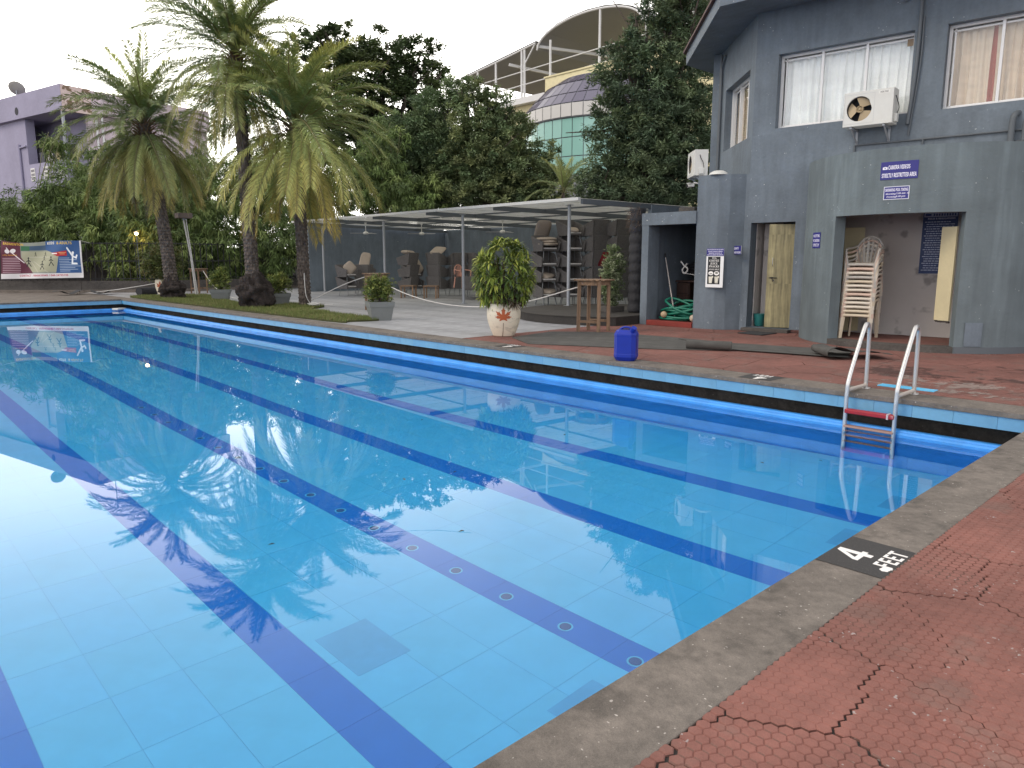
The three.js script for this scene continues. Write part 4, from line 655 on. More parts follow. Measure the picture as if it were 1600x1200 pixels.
seed(90); squarePot([10.79, 0.0, -26.98], 0.62, 0.42, 0.85, 0.42, 901, 'grey square planter with a loose green shrub, beside the lamp post');
squarePot([10.9, 0.0, -22.6], 0.62, 0.42, 0.72, 0.42, 902, 'grey square planter with a round shrub, between the two palm trunks');
squarePot([10.27, 0.0, -15.75], 0.58, 0.46, 0.72, 0.36, 903, 'grey square planter with a dense green shrub at the end of the lawn');
function maplePot(pos, h, R, label, turn) {
  const t = thing('ceramic_pot', label, 'potted plant', pos, turn), prof = []; for (let i = 0; i <= 26; i++) { const v = i / 26, r = R * (0.52 + 0.48 * Math.sin(Math.PI * (0.06 + 0.60 * v))); prof.push([r, v * h]); } prof.push([R * 0.86, h + 0.012], [R * 0.78, h + 0.006], [R * 0.76, h - 0.1]);
  part(t, 'pot', lathe([[0, 0], ...prof], 48), ceramic); part(t, 'soil', new THREE.CylinderGeometry(R * 0.77, R * 0.77, 0.02, 28).translate(0, h - 0.06, 0), soilMat);
  // maple leaf in relief, wrapped on the belly, with a curling stem
  const prof2 = (y) => R * (0.52 + 0.48 * Math.sin(Math.PI * (0.06 + 0.60 * y / h))), lobesA = [90, 40, 140, 5, 175, -38, 218], lenA = [1, 0.9, 0.9, 0.78, 0.78, 0.5, 0.5], pts = [];
  const order = [-38, 5, 40, 90, 140, 175, 218]; order.forEach((a, i) => { const L = lenA[lobesA.indexOf(a)], Q = (da, k) => [Math.cos((a + da) * RAD) * L * k, Math.sin((a + da) * RAD) * L * k]; pts.push(Q(-15, 0.52), Q(-15, 0.70), Q(-7, 0.72), Q(0, 1), Q(7, 0.72), Q(15, 0.70), Q(15, 0.52)); const nx = order[i + 1]; if (nx !== undefined) { const b = (a + nx) / 2; pts.push([Math.cos(b * RAD) * 0.30, Math.sin(b * RAD) * 0.30]); } });
  pts.push([0, -0.18]);
  const S = R * 0.66, yc = h * 0.60, g = new THREE.ExtrudeGeometry(new THREE.Shape(pts.map(([x, y]) => new THREE.Vector2(x * S, y * S))), { depth: 0.006, bevelEnabled: false }), p = g.attributes.position;
  const wrap = (x, y, d) => { const r = prof2(yc + y) + d, a = x / prof2(yc); return [Math.sin(a) * r, yc + y, Math.cos(a) * r]; };
  let g2 = g; for (let k = 0; k < 2; k++) { const q = g2.index ? g2.toNonIndexed() : g2, a = q.attributes.position.array, o = []; for (let i = 0; i < a.length; i += 9) { const A = V(a[i], a[i + 1], a[i + 2]), B = V(a[i + 3], a[i + 4], a[i + 5]), Cc = V(a[i + 6], a[i + 7], a[i + 8]), ab = A.clone().lerp(B, 0.5), bc = B.clone().lerp(Cc, 0.5), ca = Cc.clone().lerp(A, 0.5); for (const tr of [[A, ab, ca], [ab, B, bc], [ca, bc, Cc], [ab, bc, ca]]) for (const v of tr) o.push(v.x, v.y, v.z); } g2 = new THREE.BufferGeometry(); g2.setAttribute('position', new THREE.BufferAttribute(new Float32Array(o), 3)); }
  const pp = g2.attributes.position; for (let i = 0; i < pp.count; i++) pp.setXYZ(i, ...wrap(pp.getX(i), pp.getY(i), pp.getZ(i) + 0.001)); g2.computeVertexNormals(); part(t, 'leaf_emblem', clean(g2), rustPaint);
  part(t, 'emblem_stem', tube([[0, -0.1], [-0.01, -0.26], [-0.03, -0.36], [-0.08, -0.46]].map(([x, y]) => wrap(x, y * h / 0.64, 0.003)), 0.005, 16, 5), mat([0.12, 0.07, 0.05], 0.9));
  return t;
}
const viewTurn = (x, z) => Math.atan2(-x, -z); // turns local +Z toward the place where the photographer stands
const bigPot = maplePot([9.86, 0, -10.72], 0.64, 0.335, 'cream ceramic pot with an orange maple leaf and a large strap-leaved shrub', viewTurn(9.86, -10.72) - 0.02);
{ // strap-leaved shrub: rosettes of arching blades over a bulky dome
  seed(911); const P = [], C = []; const tones = [[0.14, 0.20, 0.035], [0.22, 0.28, 0.045], [0.34, 0.38, 0.07], [0.08, 0.13, 0.03]];
  const blade = (o, d, L, w, T, k) => { const n = V(0, 1, 0), s = d.clone().cross(n); if (s.length() < 0.05) s.set(1, 0, 0); s.normalize(); let p = o.clone(), dir = d.clone(); const segs = 3, rows = []; for (let i = 0; i <= segs; i++) { const t = i / segs, ww = w * Math.sin(Math.PI * (0.15 + 0.80 * t)) * 0.5 * (i === segs ? 0.15 : 1); rows.push([p.clone().addScaledVector(s, ww), p.clone().addScaledVector(s, -ww)]); p = p.clone().addScaledVector(dir, L / segs); dir = dir.clone().add(V(0, -0.28, 0)).normalize(); } for (let i = 0; i < segs; i++) { const [a, b] = rows[i], [c, e] = rows[i + 1]; P.push(a.x, a.y, a.z, b.x, b.y, b.z, e.x, e.y, e.z, a.x, a.y, a.z, e.x, e.y, e.z, c.x, c.y, c.z); for (let q = 0; q < 6; q++) C.push(T[0] * k, T[1] * k, T[2] * k); } };
  for (let i = 0; i < 260; i++) {
    const u = rr(-0.98, 1), a = rnd() * 6.283, q = Math.sqrt(1 - u * u), r = rr(0.80, 1.04), top = u > 0.2; const c = V(Math.cos(a) * q * 0.50 * r * (u < 0 ? 1.1 : 1), 1.22 + u * 0.66 * r, Math.sin(a) * q * 0.50 * r * (u < 0 ? 1.1 : 1)), out = V(c.x, (c.y - 1.15) * 0.75 + 0.10, c.z).normalize();
    const dead = u < -0.72 && rnd() < 0.6, T = dead ? [0.13, 0.10, 0.06] : tones[Math.floor(rnd() * (top ? 3.2 : 3.99))], n = 9 + Math.floor(rnd() * 5);
    for (let k = 0; k < n; k++) { const an = k / n * 6.283 + rnd(), sx = out.clone().cross(V(0.3, 1, 0.2)).normalize(), sy = out.clone().cross(sx); const d = out.clone().multiplyScalar(rr(0.35, 0.95)).addScaledVector(sx, Math.cos(an)).addScaledVector(sy, Math.sin(an)).normalize(); blade(c, d, rr(0.15, 0.26), rr(0.03, 0.044), T, rr(0.75, 1.3)); }
  }
  const g = new THREE.BufferGeometry(); g.setAttribute('position', new THREE.BufferAttribute(new Float32Array(P), 3)); g.setAttribute('color', new THREE.BufferAttribute(new Float32Array(C), 3)); g.computeVertexNormals(); part(bigPot, 'foliage', clean(g), foliageMat);
  const st = []; for (let i = 0; i < 40; i++) st.push(rod([gauss() * 0.12, 0.56, gauss() * 0.12], [gauss() * 0.35, rr(0.9, 1.6), gauss() * 0.35], 0.012, 0.008, 5)); part(bigPot, 'stems', merge(st), mat([0.07, 0.05, 0.035], 0.9));
}
const backPot = maplePot([10.6, 0, -32.3], 0.66, 0.36, 'cream ceramic pot with an orange maple leaf behind the leaning palm', viewTurn(10.6, -32.3) - 0.5);
shrubIn(backPot, 0.9, 0.6, 1.6, 921, { clumps: 260, size: 0.14, leaf: 0.12, wid: 0.05, tones: [[0.09, 0.12, 0.03], [0.12, 0.145, 0.035], [0.14, 0.13, 0.04]] });
{ // variegated climber shrub at the stage
  const t = thing('variegated_shrub', 'pale variegated shrub in a grey box at the edge of the round stage', 'shrub', [14.5, 0.205, -11.78]);
  part(t, 'planter_box', rbox(0.55, 0.14, 0.4, 0.01, 0, 0.07, 0), concreteGrey);
  part(t, 'foliage', foliage([[0, 0.65, 0, 0.32, 0.5], [0.05, 1.15, 0, 0.30, 0.4], [0.1, 1.5, -0.05, 0.16, 0.25], [-0.2, 0.9, 0.05, 0.22, 0.4]], { clumps: 300, per: 26, size: 0.07, leaf: 0.065, wid: 0.036, tones: [[0.22, 0.27, 0.14], [0.13, 0.19, 0.07], [0.34, 0.38, 0.24]], sd: 931, fill: 0.5 }), foliageMat);
  seed(932); const c = []; for (let i = 0; i < 14; i++) c.push(rod([gauss() * 0.1, 0.1, gauss() * 0.1], [gauss() * 0.25, rr(0.7, 1.7), gauss() * 0.2], 0.009, 0.004, 5)); part(t, 'stems', merge(c), barkMat);
}

// ---------- open shed with translucent roof ----------
const shed = thing('furniture_shed', 'open-sided shed with translucent sheet roof, grey posts and a dark back wall', 'shed');
const SP = [[17.3, -31.1], [16.72, -25.2], [16.22, -19.67], [15.55, -14.2]]; // post feet
{
  const along = V(-1.75, 0, 16.9).normalize(), back = V(0.9945, 0, 0.103), F0 = V(16.15, 0, -31.6), F1 = V(14.62, 0, -12.95), DEP = 8.2, hF = (t) => lerp(3.13, 3.0, t), hB = 2.93;
  const pt = (t, d, h) => { const p = F0.clone().lerp(F1, t).addScaledVector(back, d); return [p.x, h ?? lerp(hF(t), hB, d / DEP), p.z]; };
  SP.forEach(([x, z], i) => { const y = i === 3 ? 0.2 : 0; const p = part(shed, 'post', merge([rod([x, y, z], [x, 3.0, z], 0.05, 0.05, 12), box(0.2, 0.012, 0.2, x, y + 0.006, z), box(0.16, 0.012, 0.16, x, 2.985, z)]), galvMat); });
  const sheets = 16; // translucent sheets side by side, each its own piece
  const sheetMat = new THREE.MeshPhysicalMaterial({ color: lin(0.92, 0.92, 0.87), map: tex(256, 256, (u, v) => { const k = 0.86 + 0.16 * (fbm(u, v, 5, 5, 181) - 0.5) - 0.22 * sstep(0.58, 0.8, fbm(u, v, 8, 4, 182)); return [k, k, k * 0.97]; }), roughness: 0.9, transmission: 0.85, thickness: 0, side: THREE.DoubleSide });
  for (let i = 0; i < sheets; i++) for (let j = 0; j < 3; j++) { const t0 = (i + 0.03) / sheets, t1 = (i + 1.0) / sheets, d0 = j * DEP / 3, d1 = (j + 1.02) * DEP / 3, T = new Tris(), up = 0.05 + 0.004 * j; const A = pt(t0, d0), B = pt(t1, d0), C = pt(t1, Math.min(d1, DEP)), D = pt(t0, Math.min(d1, DEP)); const lift = (p, e) => [p[0], p[1] + e, p[2]]; T.quad(lift(A, up), lift(B, up), lift(C, up), lift(D, up)); part(shed, 'roof_sheet', T.geo(), sheetMat); }
  for (let i = 0; i <= 5; i++) part(shed, 'rafter', bar(pt(i / 5, 0.02, hF(i / 5) - 0.03), pt(i / 5, DEP, hB - 0.03), 0.07, 0.13), paintedGrey);
  for (const d of [2.0, 4.2, 6.4]) part(shed, 'purlin', bar(pt(0, d, lerp(hF(0), hB, d / DEP) + 0.02), pt(1, d, lerp(hF(1), hB, d / DEP) + 0.02), 0.05, 0.045), paintedGrey);
  part(shed, 'front_gutter', bar(pt(0, -0.06, hF(0) + 0.03), pt(1, -0.06, hF(1) + 0.03), 0.09, 0.08), mat([0.55, 0.56, 0.55], 0.5));
  part(shed, 'back_wall', bar(pt(-0.1, DEP + 0.12, 1.49), pt(1.02, DEP + 0.12, 1.49), 0.16, 3.0), wallMat);
  part(shed, 'side_wall', bar(pt(1.0, 2.6, 1.49), pt(1.0, DEP, 1.49), 0.14, 2.99), wallMat);
  part(shed, 'end_wall', bar(pt(-0.02, 0.8, 1.6), pt(-0.02, DEP, 1.6), 0.14, 3.2), wallMat);
  part(shed, 'ivy', foliage([[...pt(0.52, DEP - 0.1, 1.5), 0.5, 1.3], [...pt(0.7, DEP - 0.1, 2.6), 1.6, 0.25], [...pt(0.95, DEP - 0.4, 2.7), 1.2, 0.2]], { clumps: 140, per: 26, size: 0.14, leaf: 0.12, wid: 0.07, tones: [[0.035, 0.06, 0.02], [0.06, 0.085, 0.03]], sd: 941, depth: 0.35 }), foliageMat);
}
// ceiling fans
function fan(pos, turn, label) {
  const t = thing('ceiling_fan', label, 'fan', pos, turn, 'ceiling fans under the shed roof');
  part(t, 'down_rod', rod([0, 0.06, 0], [0, 0.42, 0], 0.014), whitePlastic); part(t, 'motor', lathe([[0, -0.05], [0.09, -0.045], [0.115, -0.01], [0.11, 0.03], [0.05, 0.07], [0, 0.075]], 20), whitePlastic); part(t, 'canopy_cup', lathe([[0.02, 0.36], [0.05, 0.40], [0.05, 0.43]], 12), whitePlastic);
  for (let k = 0; k < 3; k++) { const b = part(t, 'blade', rbox(0.52, 0.012, 0.12, 0.005, 0.38, 0, 0), mat([0.36, 0.36, 0.36], 0.5)); b.rotation.set(0.14, k * 2.094, 0, 'YXZ'); }
}
fan([16.9, 2.56, -26.8], 0.3, 'pale ceiling fan above the chair with the taupe pillow'); fan([18.5, 2.53, -25.1], 0.9, 'pale ceiling fan above the pink plastic chair'); fan([18.9, 2.5, -20.6], 0.2, 'pale ceiling fan above the maple-leaf shrub');

// ---------- round stage ----------
{ const t = thing('round_stage', 'low round dark grey stage beside the shed', 'stage', [15.1, 0, -12.15]); const pts = []; for (let i = 0; i < 72; i++) { const a = i / 72 * 6.283; const x = Math.cos(a) * 2.5, z = Math.sin(a) * 2.5; pts.push([x, Math.min(z, 1.58)]); } part(t, 'platform', prism(pts, 0.002, 0.185), stageMat); part(t, 'top_edge', prism(pts.map(([x, z]) => [x * 1.008, z < 1.57 ? z * 1.008 : z]), 0.186, 0.205), mat([0.24, 0.245, 0.25], 0.75, { map: concreteMap })); }
{ // black ribbed trunk column against the alcove
  const t = thing('ribbed_column', 'black ribbed palm-trunk column between the shed and the store alcove', 'column', [14.72, 0.205, -11.2]); const pr = [[0, 0]]; for (let i = 0; i <= 60; i++) { const y = i / 60 * 2.5, f = (y / 0.24) % 1; pr.push([0.17 + 0.03 * Math.sin(Math.PI * Math.pow(f, 0.7)), y]); } pr.push([0, 2.5]);
  part(t, 'trunk', lathe(pr, 22), mat([0.03, 0.03, 0.034], 0.85, { bumpMap: noiseBump, bumpScale: 0.02 })); seed(951); const fr = []; for (let i = 0; i < 70; i++) { const a = rr(2, 4.6), y = rr(2.0, 2.62); fr.push(rod([Math.cos(a) * 0.16, y, Math.sin(a) * 0.16], [Math.cos(a) * rr(0.24, 0.36), y + rr(-0.15, 0.1), Math.sin(a) * rr(0.24, 0.36)], 0.005, 0.002, 4)); } part(t, 'dry_fibres', merge(fr), mat([0.14, 0.095, 0.07], 1));
}
// ---------- bar tables ----------
function barTable(pos, turn, label) {
  const t = thing('bar_table', label, 'table', pos, turn, 'weathered wooden bar tables'), R = 0.36, h = 1.09;
  const slats = []; for (let i = 0; i < 7; i++) { const z = (i - 3) * 0.103, L = 2 * Math.sqrt(Math.max(0.02, R * R - z * z * 0.8)); part(t, 'top_slat', rbox(L, 0.028, 0.099, 0.004, 0, h - 0.014, z), teak); }
  const apr = []; for (let i = 0; i < 24; i++) { const a = i / 24 * 6.283, b = (i + 1) / 24 * 6.283; apr.push(bar([Math.cos(a) * 0.31, h - 0.075, Math.sin(a) * 0.31], [Math.cos(b) * 0.31, h - 0.075, Math.sin(b) * 0.31], 0.022, 0.09)); } part(t, 'apron', merge(apr), teak);
  for (const [x, z] of [[1, 1], [1, -1], [-1, 1], [-1, -1]]) part(t, 'leg', bar([x * 0.235, 0, z * 0.235], [x * 0.225, h - 0.03, z * 0.225], 0.062, 0.062), teak);
  for (const [a, b] of [[[0.235, 0.235], [0.235, -0.235]], [[-0.235, 0.235], [-0.235, -0.235]], [[0.235, 0.0], [-0.235, 0.0]]]) part(t, 'stretcher', bar([a[0], 0.22, a[1]], [b[0], 0.22, b[1]], 0.045, 0.05), teak);
}
barTable([11.85, 0, -10.1], 0.25, 'weathered wooden bar table in front of the round stage'); barTable([12.35, 0, -19.1], 0.55, 'weathered wooden bar table behind the last grey planter'); barTable([12.6, 0, -33.9], 0.4, 'weathered wooden bar table behind the lamp post');
// ---------- ropes ----------
const rope = (label, a, b, sag, mid = []) => solo('rope', label, 'rope', tube([a, ...mid, ...(mid.length ? [] : [0.2, 0.4, 0.6, 0.8].map((t) => [lerp(a[0], b[0], t), lerp(a[1], b[1], t) - sag * 4 * t * (1 - t), lerp(a[2], b[2], t)])), b], 0.014, 60, 6), ropeMat);
rope('white rope sagging between two wooden bar tables behind the big shrub', [12.1, 0.98, -18.9], [11.66, 0.92, -10.38], 0.62);
rope('white rope running down from a bar table to the palm foot', [12.1, 1.0, -19.2], [11.2, 0.06, -21.6], 0, [[12.0, 0.72, -20.4], [11.5, 0.28, -21.3]]);
rope('white rope tied from the far bar table to the root mass', [12.7, 1.0, -33.6], [9.9, 0.45, -22.2], 0.55);
rope('white rope trailing along the terrace to the back maple-leaf pot', [10.5, 0.55, -32.5], [8.2, 0.02, -36.2], 0.05);

// ---------- jerrycan ----------
{
  const t = thing('jerrycan', 'blue plastic jerrycan standing on the coping', 'jerrycan', [8.78, 0.0, -6.83], 0.42), W = 0.285, D = 0.33, h = 0.40;
  const sec = (s, cut) => { const a = W / 2 * s, b = D / 2 * s, c = cut; return [[-a + c, -b], [a - c, -b], [a, -b + c], [a, b - c], [a - c, b], [-a + c, b], [-a, b - c], [-a, -b + c]]; };
  const levels = [[0, 0.80, 0.05], [0.012, 0.86, 0.05], [0.06, 1.0, 0.055], [0.10, 1.0, 0.055], [0.11, 0.985, 0.055], [0.365, 0.985, 0.055], [0.372, 1.0, 0.055], [0.40, 1.0, 0.055], [0.445, 0.88, 0.055], [0.462, 0.78, 0.05]];
  const T = new Tris(), rings = levels.map(([y, s, c]) => sec(s, c).map(([x, z]) => [x, y, z])); for (let i = 0; i + 1 < rings.length; i++) for (let k = 0; k < 8; k++) T.quad(rings[i][k], rings[i][(k + 1) % 8], rings[i + 1][(k + 1) % 8], rings[i + 1][k]);
  for (let k = 1; k < 7; k++) { T.tri(rings[0][0], rings[0][k + 1], rings[0][k]); const R = rings[rings.length - 1]; T.tri(R[0], R[k], R[k + 1]); }
  let g = T.geo(); part(t, 'body', g, bluePlastic);
  part(t, 'neck', rod([-0.07, 0.43, 0.10], [-0.095, 0.475, 0.125], 0.036, 0.036, 18), bluePlastic); part(t, 'screw_cap', merge([rod([-0.093, 0.470, 0.123], [-0.112, 0.505, 0.142], 0.043, 0.041, 22)]), bluePlastic);
  part(t, 'handle', tube([[0.02, 0.46, 0.06], [0.025, 0.49, 0.04], [0.03, 0.492, -0.05], [0.03, 0.46, -0.11]], 0.018, 20, 8), bluePlastic); part(t, 'handle_recess', rbox(0.07, 0.008, 0.12, 0.003, 0.03, 0.463, -0.03), mat([0.01, 0.015, 0.07], 0.5));
  const st = canvasTex(128, 256, (c) => { c.fillStyle = '#1d3298'; c.fillRect(0, 0, 128, 256); c.fillStyle = 'rgba(190,150,150,0.55)'; c.fillRect(22, 14, 78, 12); c.strokeStyle = 'rgba(175,100,95,0.7)'; c.lineWidth = 7; c.beginPath(); c.moveTo(40, 60); c.lineTo(90, 90); c.moveTo(90, 60); c.lineTo(40, 92); c.moveTo(64, 50); c.lineTo(64, 100); c.stroke(); c.beginPath(); c.arc(64, 130, 20, 0, 7); c.stroke(); c.strokeRect(42, 164, 46, 22); c.beginPath(); c.moveTo(40, 204); c.lineTo(90, 204); c.moveTo(66, 190); c.lineTo(66, 232); c.stroke(); c.fillStyle = 'rgba(150,150,190,0.5)'; c.fillRect(30, 244, 68, 5); });
  const d = part(t, 'stencil', new THREE.PlaneGeometry(0.11, 0.24), new THREE.MeshPhysicalMaterial({ map: st, roughness: 0.45 })); d.position.set(0.02, 0.24, D / 2 * 0.985 + 0.002);
}
// ---------- pool ladder ----------
{
  const t = thing('pool_ladder', 'steel pool ladder with a red top step at the far side of the pool', 'ladder', [8.43, 0, -3.12]);
  for (const z of [-0.265, 0.265]) part(t, 'rail', tube([[-0.02, -1.35, z], [-0.02, -0.8, z], [-0.02, -0.3, z], [-0.02, 0.02, z], [0.005, 0.16, z], [0.17, 0.46, z], [0.33, 0.71, z], [0.395, 0.765, z], [0.46, 0.735, z], [0.478, 0.66, z], [0.49, 0.45, z], [0.50, 0.012, z]], 0.0235, 90, 12), steelMat);
  for (const z of [-0.265, 0.265]) part(t, 'foot_bar', rod([0.0, 0.035, z], [0.50, 0.035, z], 0.021, 0.021, 10), mat([0.52, 0.47, 0.42], 0.6, { metalness: 0.3 }));
  for (const z of [-0.265, 0.265]) part(t, 'base_flange', lathe([[0.024, 0.014], [0.05, 0.010], [0.055, 0.003], [0.055, 0]], 16).translate(0.50, 0, z), steelMat);
  const red = part(t, 'step', rbox(0.085, 0.05, 0.53, 0.012, -0.02, -0.20, 0, 3), mat(0xffffff, 0.55, { map: tex(64, 256, (u, v) => { const w = sstep(0.55, 0.7, fbm(u, v, 6, 4, 191)); const k = 1 + 0.15 * (fbm(u, v, 20, 3, 192) - 0.5); return [lerp(0.62, 0.66, w) * k, lerp(0.13, 0.46, w) * k, lerp(0.18, 0.46, w) * k]; }) })); red.userData.label = 'faded red top step';
  part(t, 'step_strap', merge([rbox(0.1, 0.062, 0.022, 0.006, -0.02, -0.20, 0.20)]), mat([0.55, 0.45, 0.45], 0.7));
  for (const y of [-0.375, -0.455, -0.70, -0.95]) part(t, 'step', rbox(0.08, 0.022, 0.53, 0.005, -0.02, y, 0), mat([0.40, 0.24, 0.19], 0.6));
}
solo('skimmer_float', 'white plastic float wedged in the gutter at the far pool corner', 'float', rbox(0.42, 0.08, 0.30, 0.03), whitePlastic, [8.32, -0.36, -30.55], 0.5);

// ---------- mats ----------
const matSheet = (pts, h, wob = 0.012) => { const poly = pts.map(([x, , z]) => [x, z]); const g = prism(poly, 0.004, 0.004 + h, 0.002); return g; };
solo('rubber_mat', 'long grey-brown rubber runner lying in front of the bar table', 'mat', matSheet(mat1, 0.014), rubberMat);
solo('rubber_mat', 'grey-brown rubber runner leading to the folded mat by the porch', 'mat', matSheet(mat2, 0.010).translate(0, 0.016, 0), rubberMat);
{ // rolled end and folded mat
  const [a, b] = matRoll; const sp = []; for (let i = 0; i <= 46; i++) { const an = i / 46 * 12, r = 0.025 + 0.0042 * an; sp.push([Math.cos(an) * r, Math.sin(an) * r + 0.075]); } const th = 0.008, shp = new THREE.Shape([...sp.map(([x, y]) => new THREE.Vector2(x, y)), ...sp.map(([x, y]) => new THREE.Vector2(x * 1.12, (y - 0.075) * 1.12 + 0.075)).reverse()]); const L = Math.hypot(b[0] - a[0], b[2] - a[2]); const g = new THREE.ExtrudeGeometry(shp, { depth: L, bevelEnabled: false, curveSegments: 4 });
  solo('mat_roll', 'curled-up edge of a dark rubber mat lying on the runner', 'mat', mUV(g), rubberMat, [a[0], 0.025, a[2]], Math.atan2(b[0] - a[0], b[2] - a[2]));
  const nx = 44, nz = 14, W = 1.0, D = 0.62, S = new THREE.PlaneGeometry(W, D, nx, nz).rotateX(-Math.PI / 2), p = S.attributes.position; // folded sheet: rises, dips, folds back under
  for (let i = 0; i < p.count; i++) { const u = p.getX(i) / W + 0.5, v = p.getZ(i) / D + 0.5; let x, y; if (u < 0.3) { const q = u / 0.3; x = 0.30 - 0.30 * q; y = 0.018 + 0.012 * q; } else if (u < 0.4) { const q = (u - 0.3) / 0.1 * Math.PI; x = -0.055 * Math.sin(q); y = 0.085 - 0.055 * Math.cos(q); } else { const q = (u - 0.4) / 0.6; x = q * 0.95; y = 0.14 - 0.10 * q + 0.035 * Math.sin(q * 11) * (1 - q) - 0.012 * Math.cos(v * 3); } p.setXYZ(i, x, y + 0.012 * Math.sin(v * 4 + u * 5) * (u > 0.3 ? 1 : 0), p.getZ(i)); }
  S.computeVertexNormals(); const lo = S.clone().translate(0, -0.006, 0); solo('folded_mat', 'grey rubber mat folded over itself in front of the porch', 'mat', mUV(merge([S, lo])), rubberMat, [11.25, 0.026, -4.95], -0.75);
  solo('door_mat', 'dark doormat in front of the shower room door', 'mat', matSheet(doormat, 0.016), darkRubber);
  for (const [x, z, tr, s] of [[7.9, -35.9, 0.3, 1], [9.0, -35.3, -0.2, 0.8]]) { const g2 = new THREE.PlaneGeometry(1.1 * s, 0.7, 30, 10).rotateX(-Math.PI / 2), q = g2.attributes.position; for (let i = 0; i < q.count; i++) q.setY(i, 0.05 + 0.14 * Math.pow(Math.abs(Math.sin(q.getX(i) * 3.4 + q.getZ(i))), 2)); g2.computeVertexNormals(); solo('crumpled_mat', 'crumpled dark rubber mat on the terrace beyond the pool corner', 'mat', mUV(merge([g2, g2.clone().translate(0, -0.008, 0)])), darkRubber, [x, 0, z], tr, 'crumpled mats on the far terrace'); }
  solo('mat_bundle', 'dark rolled mat lying behind the back maple-leaf pot', 'mat', mUV(new THREE.CylinderGeometry(0.16, 0.17, 1.0, 18).rotateZ(Math.PI / 2).translate(0, 0.165, 0)), darkRubber, [10.3, 0, -33.6], 0.6);
}

// ---------- woven chairs ----------
const chairProto = (() => {
  const o = thing('wicker_chair', 'x', 'chair', [0, 0, 0]);
  const panel = (pts, th) => new THREE.ExtrudeGeometry(new THREE.Shape(pts.map((p) => new THREE.Vector2(...p))), { depth: th, bevelEnabled: true, bevelSize: 0.006, bevelThickness: 0.006, bevelSegments: 1 });
  part(o, 'backrest', mUV(panel([[-0.25, 0.30], [0.25, 0.30], [0.30, 0.80], [-0.30, 0.80]], 0.035).rotateY(-Math.PI / 2).rotateZ(0.12).translate(-0.19, 0, 0)), wickerMat);
  for (const s of [-1, 1]) part(o, 'arm', mUV(panel([[-0.24, 0.30], [0.26, 0.30], [0.33, 0.58], [-0.33, 0.78]], 0.035).rotateX(s * 0.10).translate(0, 0, s * 0.27 - (s > 0 ? 0 : 0.035) + s * -0.02)), wickerMat);
  part(o, 'seat', rbox(0.50, 0.05, 0.50, 0.01, 0.02, 0.335, 0), wickerMat); part(o, 'seat_pad', rbox(0.48, 0.045, 0.48, 0.02, 0.03, 0.385, 0), cushionPale);
  for (const [x, z] of [[1, 1], [1, -1], [-1, 1], [-1, -1]]) part(o, 'leg', rod([x * 0.25, 0, z * 0.26], [x * 0.19, 0.32, z * 0.21], 0.012, 0.014, 7), legMat);
  scene.remove(o); used['wicker_chair'] = -1; return o;
})();
const FACE = -133 * RAD;
function stack(x, z, n, turn, label, group, y0 = 0, pitch = 0.485) { for (let k = 0; k < n; k++) dup(chairProto /* one per level */, [x + rr(-0.015, 0.015), y0 + k * pitch, z + rr(-0.015, 0.015)], turn + rr(-0.06, 0.06), 1, label(k, n), group); }
const ORD = ['lowest', 'second lowest', 'third from the floor', 'fourth from the floor', 'fifth from the floor'], lvl = (where) => (k, n) => `dark woven tub chair, ${k === n - 1 && k ? 'topmost' : ORD[k]} in the stack ${where}`;
seed(61);
const GR = 'woven chairs stacked behind the stage', GL = 'woven chairs under the shed';
for (const [x, z, n, t, where] of [[17.15, -16.65, 4, FACE + 0.5, 'beside the big shrub'], [17.78, -16.15, 5, FACE + 0.45, 'behind the stage post'], [18.35, -15.6, 5, FACE - 2.6, 'with the red cloth'], [18.85, -15.15, 5, FACE - 2.5, 'beside the ribbed column'], [17.85, -17.3, 4, FACE + 0.5, 'behind the cushion pile'], [18.5, -16.75, 5, FACE + 0.4, 'behind the red-cloth stack'], [19.05, -16.25, 5, FACE - 2.6, 'against the side wall']]) stack(x, z, n, t, lvl(where), GR);
for (const [x, z, n, t, where] of [[16.2, -27.2, 2, FACE + 1.0, 'with the taupe pillow'], [17.2, -27.4, 2, FACE + 2.9, 'next to the pillow stack'], [18.0, -25.4, 3, FACE - 2.0, 'by the second shed post'], [18.6, -25.9, 2, FACE + 0.8, 'with the upright cushion'], [18.9, -24.6, 3, FACE + 2.6, 'topped by a flat cushion'], [19.6, -24.2, 3, FACE - 2.6, 'behind the pink chair'], [20.2, -23.6, 3, FACE + 2.2, 'at the day bed back'], [17.6, -28.3, 2, FACE - 0.4, 'under the long dark cushion']]) stack(x, z, n, t, lvl(where), GL);
// loose cushions
const pillow = (w, h, d, sd) => { const g = new THREE.SphereGeometry(1, 22, 14), p = g.attributes.position; for (let i = 0; i < p.count; i++) { const x = p.getX(i), y = p.getY(i), z = p.getZ(i), f = (v) => Math.sign(v) * Math.pow(Math.abs(v), 0.45); const e = 1 - 0.5 * Math.pow(Math.max(Math.abs(x), Math.abs(z)), 4); p.setXYZ(i, f(x) * w / 2, y * h / 2 * e * (1 + 0.25 * (vnoise(x * 3 + 9, z * 3 + 9, 99, sd) - 0.5)), f(z) * d / 2); } g.computeVertexNormals(); return mUV(clean(g)); };
const cushion = (label, pos, rot, g, m = cushionMat, group) => { const o = solo('cushion', label, 'cushion', g, m, pos, 0, group); o.rotation.set(...rot); };
const pg1 = pillow(0.50, 0.16, 0.46, 1), pg2 = pillow(0.62, 0.10, 0.5, 2);
cushion('taupe cushion standing in the woven chair next to the shed post', [16.2, 1.16, -27.0], [1.1, 0.6, 0.2], pg1);
